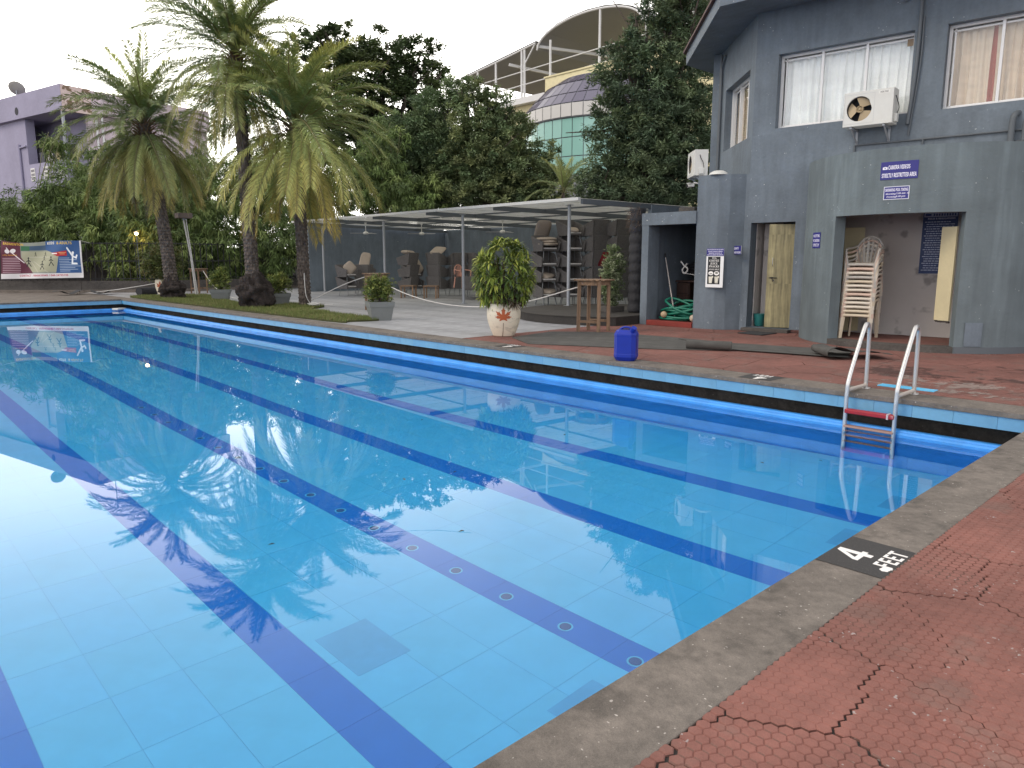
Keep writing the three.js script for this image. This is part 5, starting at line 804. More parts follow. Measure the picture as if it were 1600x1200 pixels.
for (const [x, y, z, r] of [[17.1, 1.98, -16.5, 0.2], [17.15, 2.06, -16.55, 0.5], [17.1, 2.14, -16.6, -0.3]]) cushion('taupe seat cushion, ' + (y < 2 ? 'lowest' : y < 2.1 ? 'middle one' : 'topmost') + ' of the pile behind the maple-leaf shrub', [x, y, z], [0.05, r, 0.04], pg2, cushionMat, 'piled seat cushions');
cushion('beige cushion slab leaning at an angle above the chair stacks', [17.35, 2.42, -17.0], [0.1, 0.9, -0.65], pillow(1.1, 0.10, 0.5, 3), cushionMat);
cushion('rumpled taupe cushion on a chair seat low in the stack', [17.2, 0.48, -16.6], [0.1, 0.3, 0.1], pg1); cushion('taupe cushion on the top chair beside the shed post', [17.75, 2.42, -16.1], [0.1, 0.8, 0.05], pg1); cushion('taupe cushion on the second chair of the stack by the shrub', [17.15, 0.98, -16.65], [0.15, 0.2, 0.1], pg1);
cushion('taupe cushion lying on top of the highest left chair stack', [18.95, 1.85, -24.6], [0.1, 0.5, 0.35], pillow(0.75, 0.14, 0.55, 4)); cushion('crumpled taupe cushion on top of the left-hand chair stack by the post', [18.0, 1.78, -25.4], [0.05, 0.2, -0.1], pg1); cushion('taupe cushion stood upright in a chair beside the wooden table', [18.6, 1.25, -25.8], [1.25, 0.4, 0.3], pillow(0.6, 0.16, 0.8, 6));
cushion('long dark cushion leaning behind the chair with the taupe pillow', [17.6, 1.35, -28.1], [0.2, 0.8, 0.95], pillow(1.0, 0.10, 0.45, 7));
{ // red cloth over a chair, draped
  const g = new THREE.PlaneGeometry(0.6, 0.95, 24, 30), p = g.attributes.position; for (let i = 0; i < p.count; i++) { const x = p.getX(i), y = p.getY(i), t = 0.5 - y / 0.95; p.setX(i, x * (0.55 + 0.65 * Math.sin(Math.PI * clamp(t * 0.95 + 0.05)))); p.setZ(i, 0.05 * Math.sin(x * 22 + y * 5) * (0.4 + t) + 0.05 * Math.sin(y * 7)); } g.computeVertexNormals();
  solo('red_cloth', 'dark red cloth hung over a stacked chair behind the bar table', 'cloth', clean(g), mat(0xffffff, 0.95, { map: clothTex(0.40, 0.085, 0.11, 195) }), [18.35, 1.25, -15.2], -0.9);
}
{ // day bed with wicker end and wooden deck
  const t = thing('day_bed', 'low day bed with dark wicker end and wooden deck under the shed', 'day bed', [18.6, 0, -21.9], 0.82); part(t, 'deck', rbox(2.1, 0.05, 0.8, 0.01, 0, 0.40, 0), darkWood); part(t, 'end_panel', rbox(0.06, 0.52, 0.8, 0.012, -1.02, 0.62, 0), wickerMat); part(t, 'back_panel', rbox(2.1, 0.46, 0.06, 0.012, 0, 0.62, -0.40), wickerMat); for (const [x, z] of [[-0.95, 0.32], [0.95, 0.32], [-0.95, -0.32], [0.95, -0.32], [0, 0.32]]) part(t, 'leg', rod([x, 0, z], [x, 0.38, z], 0.022, 0.022, 8), legMat);
}
for (const [x, z, tr, lab] of [[17.0, -24.0, 0.7, 'small low wooden table beside the chair stacks under the shed'], [17.5, -23.2, 0.75, 'small low wooden table next to the day bed under the shed']]) { const t = thing('low_table', lab, 'table', [x, 0, z], tr); part(t, 'top', rbox(0.6, 0.04, 0.55, 0.008, 0, 0.47, 0), teak); for (const [a, b] of [[0.26, 0.23], [0.26, -0.23], [-0.26, 0.23], [-0.26, -0.23]]) part(t, 'leg', bar([a, 0, b], [a, 0.45, b], 0.05, 0.05), teak); }
// ---------- moulded plastic chairs ----------
function plasticChair(name, m) {
  const o = thing(name, 'x', 'chair', [0, 0, 0]); const seat = new THREE.PlaneGeometry(0.43, 0.44, 16, 16).rotateX(-Math.PI / 2), p = seat.attributes.position; for (let i = 0; i < p.count; i++) { const x = p.getX(i), z = p.getZ(i); p.setY(i, 0.425 - 0.014 * Math.cos(z * 5) + 0.012 * (x / 0.2) - 0.035 * Math.pow(Math.max(0, (x - 0.15) / 0.065), 2)); } seat.computeVertexNormals();
  part(o, 'seat', mUV(merge([seat, seat.clone().translate(0, -0.006, 0), tube([[0.214, 0.385, -0.21], [0.218, 0.392, 0], [0.214, 0.385, 0.21]], 0.024, 12, 8)])), m);
  for (const s of [-1, 1]) { part(o, 'leg', bar([0.235, 0, s * 0.235], [0.20, 0.41, s * 0.205], 0.042, 0.05), m); part(o, 'leg', bar([-0.25, 0, s * 0.225], [-0.20, 0.41, s * 0.195], 0.032, 0.042), m); }
  for (const s of [-1, 1]) part(o, 'armrest', tube([[0.205, 0.40, s * 0.215], [0.20, 0.54, s * 0.245], [0.17, 0.63, s * 0.26], [0.05, 0.655, s * 0.265], [-0.10, 0.665, s * 0.25], [-0.22, 0.70, s * 0.205]], 0.019, 30, 7), m);
  const rim = []; for (let i = 0; i <= 16; i++) { const a = i / 16 * Math.PI; rim.push([-0.225 - 0.05 * Math.sin(a), 0.50 + 0.36 * Math.pow(Math.sin(a), 0.75), -Math.cos(a) * 0.215]); }
  const back = part(o, 'backrest', tube(rim, 0.019, 40, 7), m); for (let k = -2.5; k <= 2.5; k++) { const z = k * 0.066, top = 0.50 + 0.355 * Math.pow(Math.sqrt(Math.max(0.05, 1 - Math.pow(z * 1.18 / 0.215, 2))), 0.75); part(back, 'slat', bar([-0.205, 0.425, z * 0.72], [-0.225 - 0.05 * (top - 0.5) / 0.36, top, z * 1.18], 0.036, 0.01), m); }
  scene.remove(o); used[name] = -1; return o;
}
const plastics = [[0.80, 0.745, 0.655], [0.84, 0.80, 0.74], [0.70, 0.68, 0.65], [0.77, 0.67, 0.61]].map((c, i) => mat(0xffffff, 0.5, { map: tileVar(...c, 201 + i, 0.09) }));
const protos = plastics.map((m) => plasticChair('plastic_chair', m));
{ const order = [0, 0, 1, 1, 1, 3, 1, 1, 0, 2, 1, 3, 2], lab = ['cream moulded plastic armchair', 'off-white moulded plastic armchair', 'grey weathered moulded plastic armchair', 'pinkish moulded plastic armchair'];
  seed(63); order.forEach((k, i) => dup(protos[k], [13.66 + 0.004 * i, 0.099 + i * 0.0745, -5.38], Math.PI + 0.12 + rr(-0.02, 0.02), 1.06, i === 12 ? 'grey weathered plastic armchair topmost in the stack in the porch' : i === 0 ? 'cream plastic armchair at the bottom of the stack in the porch' : lab[k] + ', ' + ['', 'second', 'third', 'fourth', 'fifth', 'sixth', 'seventh', 'eighth', 'ninth', 'tenth', 'eleventh', 'twelfth'][i] + ' from the floor in the porch stack', 'plastic chairs stacked in the porch')); }
{ const p = plasticChair('plastic_chair', mat(0xffffff, 0.5, { map: tileVar(0.74, 0.54, 0.47, 209, 0.05) })); used['plastic_chair'] = 12; dup(p, [18.1, 0.43, -22.0], FACE + 0.75, 1, 'salmon pink plastic armchair standing on the day bed under the shed', undefined); }
// ---------- store alcove contents ----------
{
  const hose = []; seed(66); for (let k = 0; k < 10; k++) { const p = [], ox = rr(-0.1, 0.1), oz = rr(-0.12, 0.12), R = rr(0.25, 0.42); for (let i = 0; i < 12; i++) { const a = i / 12 * 6.283 + k; p.push([ox + Math.cos(a) * R * 0.65 * rr(0.9, 1.1), 0.05 + 0.046 * k * (0.7 + 0.4 * Math.sin(a + k)), clamp(oz + Math.sin(a) * R * 1.35 * rr(0.9, 1.1), -0.55, 0.55)]); } hose.push(tube(p, 0.028, 50, 8, true)); }
  solo('hose', 'thick green hose coiled in a heap on the store step', 'hose', merge(hose), hoseMat, [14.5, 0.10, -9.72]);
  solo('hose_float', 'pale round float resting on the green hose beside the alcove post', 'float', new THREE.SphereGeometry(0.075, 20, 14).translate(0, 0.075, 0), mat(0xffffff, 0.6, { map: tileVar(0.70, 0.62, 0.50, 211, 0.12) }), [14.22, 0.17, -10.0]);
  solo('hose_float', 'pale round float resting on the green hose beside the grey pier', 'float', new THREE.SphereGeometry(0.08, 20, 14).translate(0, 0.08, 0), mat(0xffffff, 0.6, { map: tileVar(0.76, 0.70, 0.62, 213, 0.1) }), [14.20, 0.12, -9.20]);
  const d = thing('store_desk', 'dark wooden desk in the store alcove', 'desk', [15.5, 0.1, -9.75]); part(d, 'top', rbox(0.7, 0.04, 1.2, 0.008, 0, 0.88, 0), darkWood); for (const z of [-0.4, 0.4]) part(d, 'pedestal', rbox(0.62, 0.84, 0.36, 0.008, 0, 0.43, z), darkWood); for (const z of [-0.4, 0.4]) for (const y of [0.2, 0.45, 0.7]) part(d, 'drawer', rbox(0.02, 0.22, 0.32, 0.004, -0.32, y, z), darkWood);
  solo('black_bag', 'black plastic sheet heaped on the store desk', 'bag', blobGeo(0.34, 0.22, 0.55, 0.4, 2.1, 67).translate(0, 0.2, 0), mat([0.018, 0.018, 0.022], 0.35), [15.55, 1.02, -9.75]);
  solo('white_cable', 'white cable bundle hung in front of the store desk', 'cable', merge([tube([[0, 0.9, 0], [0, 0.8, 0.1], [0, 0.72, 0.2], [0, 0.62, 0.12], [0, 0.7, 0.05], [0, 0.85, 0.18]], 0.02, 30, 6), tube([[0, 0.62, 0.12], [0, 0.58, 0.4], [0, 0.45, 0.55]], 0.008, 12, 5)]), mat([0.7, 0.69, 0.67], 0.6), [15.05, 0.55, -10.15]);
  const pole = thing('telescopic_pole', 'pale pole leaning against the alcove wall above the hose', 'pole', [0, 0, 0]); part(pole, 'shaft', rod([14.42, 0.12, -9.82], [14.7, 1.62, -10.36], 0.014, 0.012, 10), mat([0.50, 0.46, 0.42], 0.6)); part(pole, 'grip', rod([14.685, 1.54, -10.331], [14.702, 1.63, -10.364], 0.017, 0.017, 10), blackMat);
  solo('bucket', 'green plastic bucket just inside the shower room door', 'bucket', lathe([[0, 0.01], [0.10, 0.01], [0.13, 0.26], [0.14, 0.26], [0.14, 0.27], [0.12, 0.27], [0.095, 0.03]], 24), mat([0.03, 0.20, 0.19], 0.4), [14.82, 0.069, -7.94]);
}
// ---------- air conditioners ----------
function acUnit(name, label, M, lettering) {
  const t = thing(name, label, 'air conditioner'); t.applyMatrix4(M); const w = 0.84, h = 0.60, d = 0.30;
  const s = new THREE.Shape([[-w / 2, 0], [w / 2, 0], [w / 2, h], [-w / 2, h]].map((p) => new THREE.Vector2(...p))); const cx = -0.15, cy = 0.30, hole = new THREE.Path(); hole.absarc(cx, cy, 0.215, 0, 7, true); s.holes.push(hole);
  part(t, 'front_panel', mUV(new THREE.ExtrudeGeometry(s, { depth: 0.012, bevelEnabled: true, bevelSize: 0.006, bevelThickness: 0.006, bevelOffset: -0.006, bevelSegments: 2, curveSegments: 32 }).translate(0, 0, d)), whitePlastic);
  part(t, 'casing', mUV(merge([box2(-w / 2, w / 2, h - 0.012, h, 0, d - 0.001), box2(-w / 2, w / 2, 0, 0.012, 0, d - 0.001), box2(-w / 2, -w / 2 + 0.012, 0.012, h - 0.012, 0, d - 0.001), box2(w / 2 - 0.012, w / 2, 0.012, h - 0.012, 0, d - 0.001), box2(-w / 2 + 0.012, w / 2 - 0.012, 0.012, h - 0.012, 0, 0.012)])), whitePlastic);
  part(t, 'fan_shroud', clean(new THREE.CylinderGeometry(0.213, 0.213, 0.16, 36, 1, true).rotateX(Math.PI / 2).translate(cx, cy, d - 0.085)), mat([0.05, 0.05, 0.055], 0.8)); part(t, 'coil', clean(new THREE.CircleGeometry(0.212, 32).translate(cx, cy, d - 0.16)), mat([0.03, 0.03, 0.035], 0.8));
  part(t, 'panel_frame', mUV(merge([box(0.52, 0.008, 0.012, cx, cy + 0.255, d + 0.014), box(0.52, 0.008, 0.012, cx, cy - 0.255, d + 0.014), box(0.008, 0.50, 0.012, cx - 0.256, cy, d + 0.014), box(0.008, 0.50, 0.012, cx + 0.256, cy, d + 0.014)])), mat([0.55, 0.55, 0.54], 0.5));
  const tan = mat([0.44, 0.34, 0.21], 0.55), f = part(t, 'fan', merge([lathe([[0.05, -0.03], [0.062, -0.02], [0.062, 0.03], [0.052, 0.03], [0.048, 0.0], [0.02, 0.0], [0.02, 0.03], [0, 0.03]], 26).rotateX(Math.PI / 2)]), tan); f.position.set(cx, cy, d - 0.05); f.rotation.z = 0.2;
  for (let k = 0; k < 3; k++) { const b = new THREE.Shape(); b.absarc(0, 0, 0.205, -0.80, 0.72, false); b.lineTo(0.06 * Math.cos(0.5), 0.06 * Math.sin(0.5)); b.absarc(0, 0, 0.06, 0.5, -0.5, true); const g = new THREE.ExtrudeGeometry(b, { depth: 0.006, bevelEnabled: false, curveSegments: 14 }); g.rotateX(0.22).rotateZ(k * 2.094 + 0.95); part(f, 'blade', clean(g), tan); }
  if (lettering) { const m = part(t, 'lettering', new THREE.PlaneGeometry(0.19, 0.05).translate(0.26, 0.545, d + 0.0195), mat(0xffffff, 0.5, { map: canvasTex(256, 64, (g) => { g.fillStyle = '#dcdbd6'; g.fillRect(0, 0, 256, 64); g.fillStyle = '#2c2c30'; g.font = 'italic bold 50px sans-serif'; g.textAlign = 'center'; g.fillText('VOLTAS', 126, 50); }) })); }
  part(t, 'valve_cover', rbox(0.05, 0.14, 0.12, 0.01, w / 2 + 0.026, 0.10, 0.16), whitePlastic); part(t, 'cable', tube([[w / 2 + 0.005, 0.48, 0.2], [w / 2 + 0.03, 0.40, 0.18], [w / 2 + 0.05, 0.28, 0.12], [w / 2 + 0.02, 0.18, 0.1]], 0.008, 16, 6), blackMat);
  for (const x of [-0.28, 0.28]) { part(t, 'bracket', merge([box2(x - 0.02, x + 0.02, -0.035, -0.005, -0.10, 0.30), bar([x, -0.02, 0.26], [x, -0.24, -0.10], 0.025, 0.025), box2(x - 0.02, x + 0.02, -0.26, -0.02, -0.115, -0.101)]), galvMat); }
  return t;
}
acUnit('air_conditioner', 'white outdoor air-conditioning unit with a bare tan fan, on brackets below the large window', frontM.clone().multiply(M4().makeTranslation(sOf(-5.80), 3.90, 0.118)), true);
acUnit('air_conditioner', 'white outdoor air-conditioning unit standing on the ledge by the chamfered corner', M4().makeRotationY(-2.35).setPosition(14.62, 3.252 + 0.04, -9.35).multiply(M4().makeScale(0.85, 0.9, 0.9)), false);
{ const d = thing('dish_lid', 'white round lid lying on the ledge beside the air conditioner', 'lid', [14.2, 3.25, -8.72]); part(d, 'disc', lathe([[0, 0.10], [0.10, 0.09], [0.18, 0.05], [0.2, 0.0], [0.195, 0.0]], 24), whitePlastic); part(d, 'rim', clean(new THREE.TorusGeometry(0.198, 0.008, 6, 28).rotateX(Math.PI / 2).translate(0, 0.008, 0)), whitePlastic); }

// ---------- signs ----------
const BLUE = '#2d2c7c';
const curvedSign = (name, label, a0, a1, y0, y1, tx) => { const g = arcWall(a0, a1, y0, y1, PR + 0.002, PR + 0.008, 8); const uv = g.attributes.uv, p = g.attributes.position; for (let i = 0; i < p.count; i++) { const an = Math.atan2(p.getZ(i) - PC[1], PC[0] - p.getX(i)) / RAD; uv.setXY(i, (an - a0) / (a1 - a0), (p.getY(i) - y0) / (y1 - y0)); } return solo(name, label, 'sign', g, mat(0xffffff, 0.5, { map: tx })); };
curvedSign('warning_sign', 'blue sign reading CAMERA VIDEOS STRICTLY RESTRITTED AREA above the porch opening', -3.2, 12, 2.775, 3.055, canvasTex(512, 256, (g) => { g.fillStyle = BLUE; g.fillRect(0, 0, 512, 256); g.fillStyle = '#ecebf2'; g.beginPath(); g.arc(62, 92, 24, Math.PI, 0); g.fill(); g.fillRect(28, 74, 68, 36); g.fillStyle = '#8b8ab4'; g.beginPath(); g.arc(62, 90, 12, 0, 7); g.fill(); g.fillStyle = '#f1f0f6'; g.textAlign = 'left'; g.save(); g.translate(106, 112); g.font = 'bold 82px sans-serif'; g.fillText('CAMERA VIDEOS', 0, 0, 300); g.restore(); g.save(); g.translate(20, 226); g.font = 'bold 84px sans-serif'; g.fillText('STRICTLY RESTRITTED AREA', 0, 0, 474); g.restore(); }));
curvedSign('timing_sign', 'small blue sign with SWIMMING POOL TIMING below the larger blue sign', -1.2, 9.3, 2.455, 2.665, canvasTex(384, 216, (g) => { g.fillStyle = '#cfd2dc'; g.fillRect(0, 0, 384, 216); g.fillStyle = BLUE; g.fillRect(12, 12, 360, 192); g.fillStyle = '#eceaf2'; g.textAlign = 'center'; g.save(); g.translate(192, 82); g.font = 'bold 66px sans-serif'; g.fillText('SWIMMING POOL TIMING', 0, 0, 340); g.restore(); g.font = 'italic bold 36px serif'; g.textAlign = 'left'; g.fillText('Morning', 30, 134); g.fillText('5.00 am  to', 190, 130); g.fillText('Evening', 48, 182); g.fillText('8.00 pm', 190, 178); }));
curvedSign('rule_sign', 'square blue sign with three white lines left of the porch opening', -43, -35.5, 1.70, 1.98, canvasTex(256, 256, (g) => { g.fillStyle = BLUE; g.fillRect(0, 0, 256, 256); g.fillStyle = '#e4e3f0'; g.textAlign = 'center'; for (const [y, s] of [[78, 'NO SPITTING'], [154, 'NO SMOKING'], [228, 'STRICTLY']]) { g.save(); g.translate(128, y); g.font = 'bold 62px sans-serif'; g.fillText(s, 0, 0, 215); g.restore(); } }));
const flatSign = (name, label, w, h, tx, M, th = 0.006) => { const t = thing(name, label, 'sign'); t.applyMatrix4(M); part(t, 'board', box(w, h, th, 0, 0, th / 2), mat([0.75, 0.75, 0.75], 0.6)); part(t, 'print', new THREE.PlaneGeometry(w * 0.995, h * 0.995).translate(0, 0, th + 0.0025), mat(0xffffff, 0.5, { map: tx })); return t; };
const faceX = (x, y, z, turn = 0) => M4().makeRotationY(-Math.PI / 2 + turn).setPosition(x, y, z);
flatSign('menu_poster', 'black and white poster for TEA COFFEE JUICE SNACKS with cups, on the grey pier', 0.40, 0.66, canvasTex(320, 528, (g) => { g.fillStyle = '#e8e9ea'; g.fillRect(0, 0, 320, 528); g.fillStyle = '#15161a'; g.fillRect(30, 8, 232, 466); g.fillStyle = '#f0efec'; g.textAlign = 'center'; g.font = 'bold 40px serif'; g.fillText('TEA', 146, 46); g.font = 'bold 46px serif'; g.fillText('COFFEE', 146, 92); g.fillText('JUICE', 146, 140); g.fillText('SNACKS', 146, 188); g.font = 'bold 33px serif'; g.fillText('AVAILABLE', 146, 234); const e = (x, y, a, b) => { g.beginPath(); g.ellipse(x, y, a, b, 0, 0, 7); g.fill(); }; e(94, 288, 46, 34); e(200, 288, 48, 36); g.fillStyle = '#77776f'; e(200, 282, 30, 16); e(94, 298, 30, 8); g.fillStyle = '#dedbcc'; const cup = (x) => { g.beginPath(); g.moveTo(x - 38, 344); g.lineTo(x + 38, 344); g.lineTo(x + 26, 456); g.lineTo(x - 28, 456); g.fill(); e(x + 34, 350, 16, 18); }; cup(92); cup(202); g.strokeStyle = '#8a887c'; g.lineWidth = 4; g.strokeRect(180, 364, 40, 80); }), faceX(14.02, 1.235, -8.60, 0.08));
flatSign('notice_sign', 'small blue notice with four white lines above the menu poster', 0.40, 0.155, canvasTex(320, 124, (g) => { g.fillStyle = BLUE; g.fillRect(0, 0, 320, 124); g.fillStyle = '#e6e5f0'; g.textAlign = 'center'; g.font = 'bold 25px sans-serif'; g.fillText('THE POSSESSION OF ALCOHOL', 160, 28, 306); g.font = 'italic bold 25px sans-serif'; g.fillText('Shower sweaters Blazer', 160, 58, 270); g.font = 'bold 23px sans-serif'; g.fillText('SMOKING ALCOHOL IS', 160, 87, 250); g.fillText('NOT ALLOWED THE WATER', 160, 116, 300); }), faceX(14.02, 1.648, -8.60, 0.08));
flatSign('gents_sign', 'small blue GENTS SHOWER ROOM sign beside the door', 0.40, 0.175, canvasTex(320, 140, (g) => { g.fillStyle = BLUE; g.fillRect(0, 0, 320, 140); g.fillStyle = '#e9e8f2'; g.textAlign = 'center'; g.font = 'bold 50px sans-serif'; g.fillText('GENTS', 160, 60); g.save(); g.translate(160, 126); g.fillText('SHOWER ROOM', 0, 0, 290); g.restore(); g.beginPath(); g.arc(58, 22, 10, 0, 7); g.fill(); g.fillRect(48, 34, 20, 22); g.fillRect(53, 54, 10, 20); }), faceX(14.26, 1.69, -8.245, -0.55));
flatSign('rules_board', 'tall dark blue rules board with rows of white text on the porch back wall', 0.56, 1.10, canvasTex(512, 1024, (g) => { g.fillStyle = '#1c3566'; g.fillRect(0, 0, 512, 1024); g.fillStyle = '#aeb4c4'; g.fillRect(16, 10, 480, 76); g.fillStyle = '#243a6c'; for (let i = 0; i < 9; i++) g.fillRect(150 + i * 38, 30, 22, 40); g.fillRect(30, 30, 90, 36); g.fillStyle = '#d9dde8'; g.textAlign = 'center'; g.font = 'bold 38px sans-serif'; g.fillText('RULES & REGULATIONS', 270, 126, 400); seed(19); for (let r = 0; r < 22; r++) { let x = 34 + (r % 3 ? 26 : 0); const end = r % 4 === 3 ? 240 : 380 + rnd() * 100; while (x < end) { const w = 12 + rnd() * 46; g.fillStyle = 'rgba(205,212,228,0.85)'; g.fillRect(x, 160 + r * 38 + rnd() * 2, w, 13); x += w + 9; } } }), frontM.clone().multiply(M4().makeTranslation(sOf(-4.55), 1.79, 0.033)));
{ // security camera on the pier
  const t = thing('security_camera', 'small white security camera on the pier corner', 'camera', [14.06, 3.1, -9.16]); part(t, 'mount', rod([0.05, 0, 0.05], [-0.04, 0.02, -0.05], 0.015), whitePlastic); part(t, 'body', merge([rod([-0.02, -0.03, -0.06], [-0.16, -0.05, -0.12], 0.035, 0.035, 14), box(0.16, 0.012, 0.09, -0.09, 0.005, -0.09)]), whitePlastic); part(t, 'lens', rod([-0.16, -0.05, -0.12], [-0.172, -0.052, -0.125], 0.026, 0.026, 12), blackMat);
}
// ---------- far boundary: low wall, railings, banner, lamp post ----------
{
  const t = thing('boundary_wall', 'low grey wall along the far edge of the terrace', 'wall'); const p = lowWallPts.map(([x, , z]) => [x, z]); for (let i = 0; i + 1 < p.length; i++) { part(t, 'wall_section', bar([p[i][0], 0.26, p[i][1]], [p[i + 1][0], 0.26, p[i + 1][1]], 0.22, 0.53), concreteGrey); part(t, 'footing', bar([p[i][0] - 0.12, 0.06, p[i][1] + 0.2], [p[i + 1][0] - 0.12, 0.06, p[i + 1][1] + 0.2], 0.3, 0.13), apronMat); }
  const f = thing('boundary_railing', 'dark metal railing on the low grey wall', 'railing'); const post = new THREE.CylinderGeometry(0.02, 0.02, 1.75, 6); for (let i = 0; i + 1 < p.length; i++) { const a = p[i], b = p[i + 1], L = Math.hypot(b[0] - a[0], b[1] - a[1]), n = Math.round(L / 0.3); for (let k = 0; k < n; k++) { const m = part(f, 'upright', post, blackMat); m.position.set(lerp(a[0], b[0], k / n), 1.40, lerp(a[1], b[1], k / n)); } for (const y of [0.62, 1.42, 2.22]) part(f, 'rail', bar([a[0], y, a[1]], [b[0], y, b[1]], 0.04, 0.04), blackMat); }
  const back = thing('back_wall', 'pale lilac-grey wall seen through the bamboo stems', 'wall'); for (let i = 0; i + 1 < p.length; i++) part(back, 'wall_section', bar([p[i][0] + 1.6, 1.05, p[i][1] - 3.6], [p[i + 1][0] + 1.6, 1.05, p[i + 1][1] - 3.6], 0.2, 2.1), mat([0.24, 0.24, 0.27], 0.9, { map: concreteMap }));
}
{ // banner: cloth sheet tied to the railing
  const t = thing('sports_banner', 'vinyl badminton banner in maroon and blue tied to the railing', 'banner'); const [A, B, C, D] = bannerPts.map((p) => V(...p)), nx = 40, ny = 16, g = new THREE.PlaneGeometry(1, 1, nx, ny), p = g.attributes.position; const n = B.clone().sub(A).cross(V(0, 1, 0)).normalize();
  for (let i = 0; i < p.count; i++) { const u = p.getX(i) + 0.5, v = 0.5 - p.getY(i); const q = A.clone().lerp(B, u).lerp(D.clone().lerp(C, u), v); q.y -= v < 0.3 ? (0.3 - v) / 0.3 * 0.10 * Math.sin(Math.PI * clamp(u / 0.62)) : 0; q.addScaledVector(n, 0.04 * Math.sin(u * 9 + v * 3) + 0.02 * Math.sin(v * 7 + u * 17)); p.setXYZ(i, q.x, q.y, q.z); }
  g.computeVertexNormals();
  const tx = canvasTex(1024, 460, (c) => {
    const w = 1024, h = 460; c.fillStyle = '#8f958a'; c.fillRect(0, 0, w, h); c.fillStyle = '#a9a98f'; c.fillRect(260, 130, 520, 250); c.fillStyle = '#2f6a45'; c.fillRect(250, 50, 110, 70); c.fillStyle = '#3a5570'; c.fillRect(360, 50, 330, 66);
    c.fillStyle = '#5d2338'; c.beginPath(); c.moveTo(0, 0); c.lineTo(240, 0); c.lineTo(250, 200); c.lineTo(400, 400); c.lineTo(0, 400); c.fill(); c.fillStyle = '#2c568c'; c.beginPath(); c.moveTo(560, 0); c.lineTo(w, 0); c.lineTo(w, 400); c.lineTo(690, 400); c.lineTo(740, 180); c.lineTo(560, 110); c.fill();
    c.strokeStyle = '#cfcab8'; c.lineWidth = 4; c.beginPath(); c.moveTo(330, 200); c.lineTo(470, 390); c.moveTo(330, 200); c.lineTo(720, 200); c.moveTo(400, 250); c.lineTo(600, 390); c.stroke();
    c.fillStyle = '#d8b33c'; c.font = 'bold 44px sans-serif'; c.fillText('BADMINTON', 24, 44, 260); c.fillStyle = '#e8e3d2'; c.fillText('KIDS', 580, 44); c.fillStyle = '#d8b33c'; c.fillText('& ADULTS', 710, 44);
    c.fillStyle = '#efe9ea'; const e = (x, y, a, b, r = 0) => { c.beginPath(); c.ellipse(x, y, a, b, r, 0, 7); c.fill(); }; e(80, 128, 30, 26, 0.5); e(150, 122, 36, 28, -0.4); c.strokeStyle = '#efe9ea'; c.lineWidth = 10; c.beginPath(); c.moveTo(70, 80); c.lineTo(110, 130); c.moveTo(130, 140); c.lineTo(290, 270); c.stroke();
    c.fillStyle = '#d9a13c'; c.font = 'italic bold 24px serif'; c.fillText('A Play Badminton', 20, 182, 180); c.fillStyle = 'rgba(225,205,212,0.8)'; seed(29); for (let r = 0; r < 9; r++) c.fillRect(20, 208 + r * 21, 200 + rnd() * 60, 6); c.fillStyle = 'rgba(220,228,240,0.75)'; for (let r = 0; r < 9; r++) c.fillRect(740, 210 + r * 20, 120 + rnd() * 150, 6);
    const fig = (x, y, s) => { c.strokeStyle = '#1c2320'; c.lineWidth = 9 * s; c.lineCap = 'round'; c.beginPath(); c.moveTo(x, y - 30 * s); c.lineTo(x, y + 6 * s); c.lineTo(x - 24 * s, y + 50 * s); c.moveTo(x, y + 6 * s); c.lineTo(x + 26 * s, y + 48 * s); c.moveTo(x - 22 * s, y - 6 * s); c.lineTo(x, y - 20 * s); c.lineTo(x + 22 * s, y - 4 * s); c.stroke(); c.fillStyle = '#1c2320'; e(x, y - 44 * s, 9 * s, 10 * s); }; fig(340, 260, 1.1); fig(640, 250, 1.1); fig(520, 300, 1.0); fig(430, 165, 0.5); fig(560, 165, 0.5); fig(545, 215, 0.6);
    c.fillStyle = '#b8242e'; c.beginPath(); c.moveTo(640, 150); c.lineTo(840, 120); c.lineTo(840, 185); c.lineTo(720, 190); c.fill(); c.fillStyle = '#f0e9e6'; c.fillRect(650, 150, 70, 14); c.fillStyle = '#e0a06a'; c.fillRect(740, 140, 90, 9); c.fillRect(752, 158, 64, 9);
    c.strokeStyle = '#eef2f6'; c.fillStyle = '#eef2f6'; c.lineWidth = 20; c.beginPath(); c.moveTo(910, 170); c.lineTo(900, 280); c.lineTo(955, 282); c.moveTo(905, 190); c.lineTo(950, 210); c.lineTo(960, 180); c.moveTo(900, 180); c.lineTo(850, 90); c.stroke(); e(914, 148, 15, 17);
    c.fillStyle = '#dcdadb'; c.fillRect(0, 398, w, 62); c.fillRect(1004, 0, 20, h); c.fillStyle = '#b02540'; c.font = 'bold 34px sans-serif'; c.textAlign = 'center'; c.fillText('CONTACT : 9840439949 / 044-24795195', 530, 436, 700);
  });
  part(t, 'sheet', clean(g), new THREE.MeshStandardMaterial({ map: tx, roughness: 0.55, side: THREE.DoubleSide }));
  part(t, 'tie', merge([rod([A.x, A.y, A.z], [A.x - 0.4, A.y + 0.1, A.z - 0.2], 0.008), rod([B.x, B.y, B.z], [B.x + 0.35, B.y - 0.1, B.z], 0.008)]), ropeMat);
}
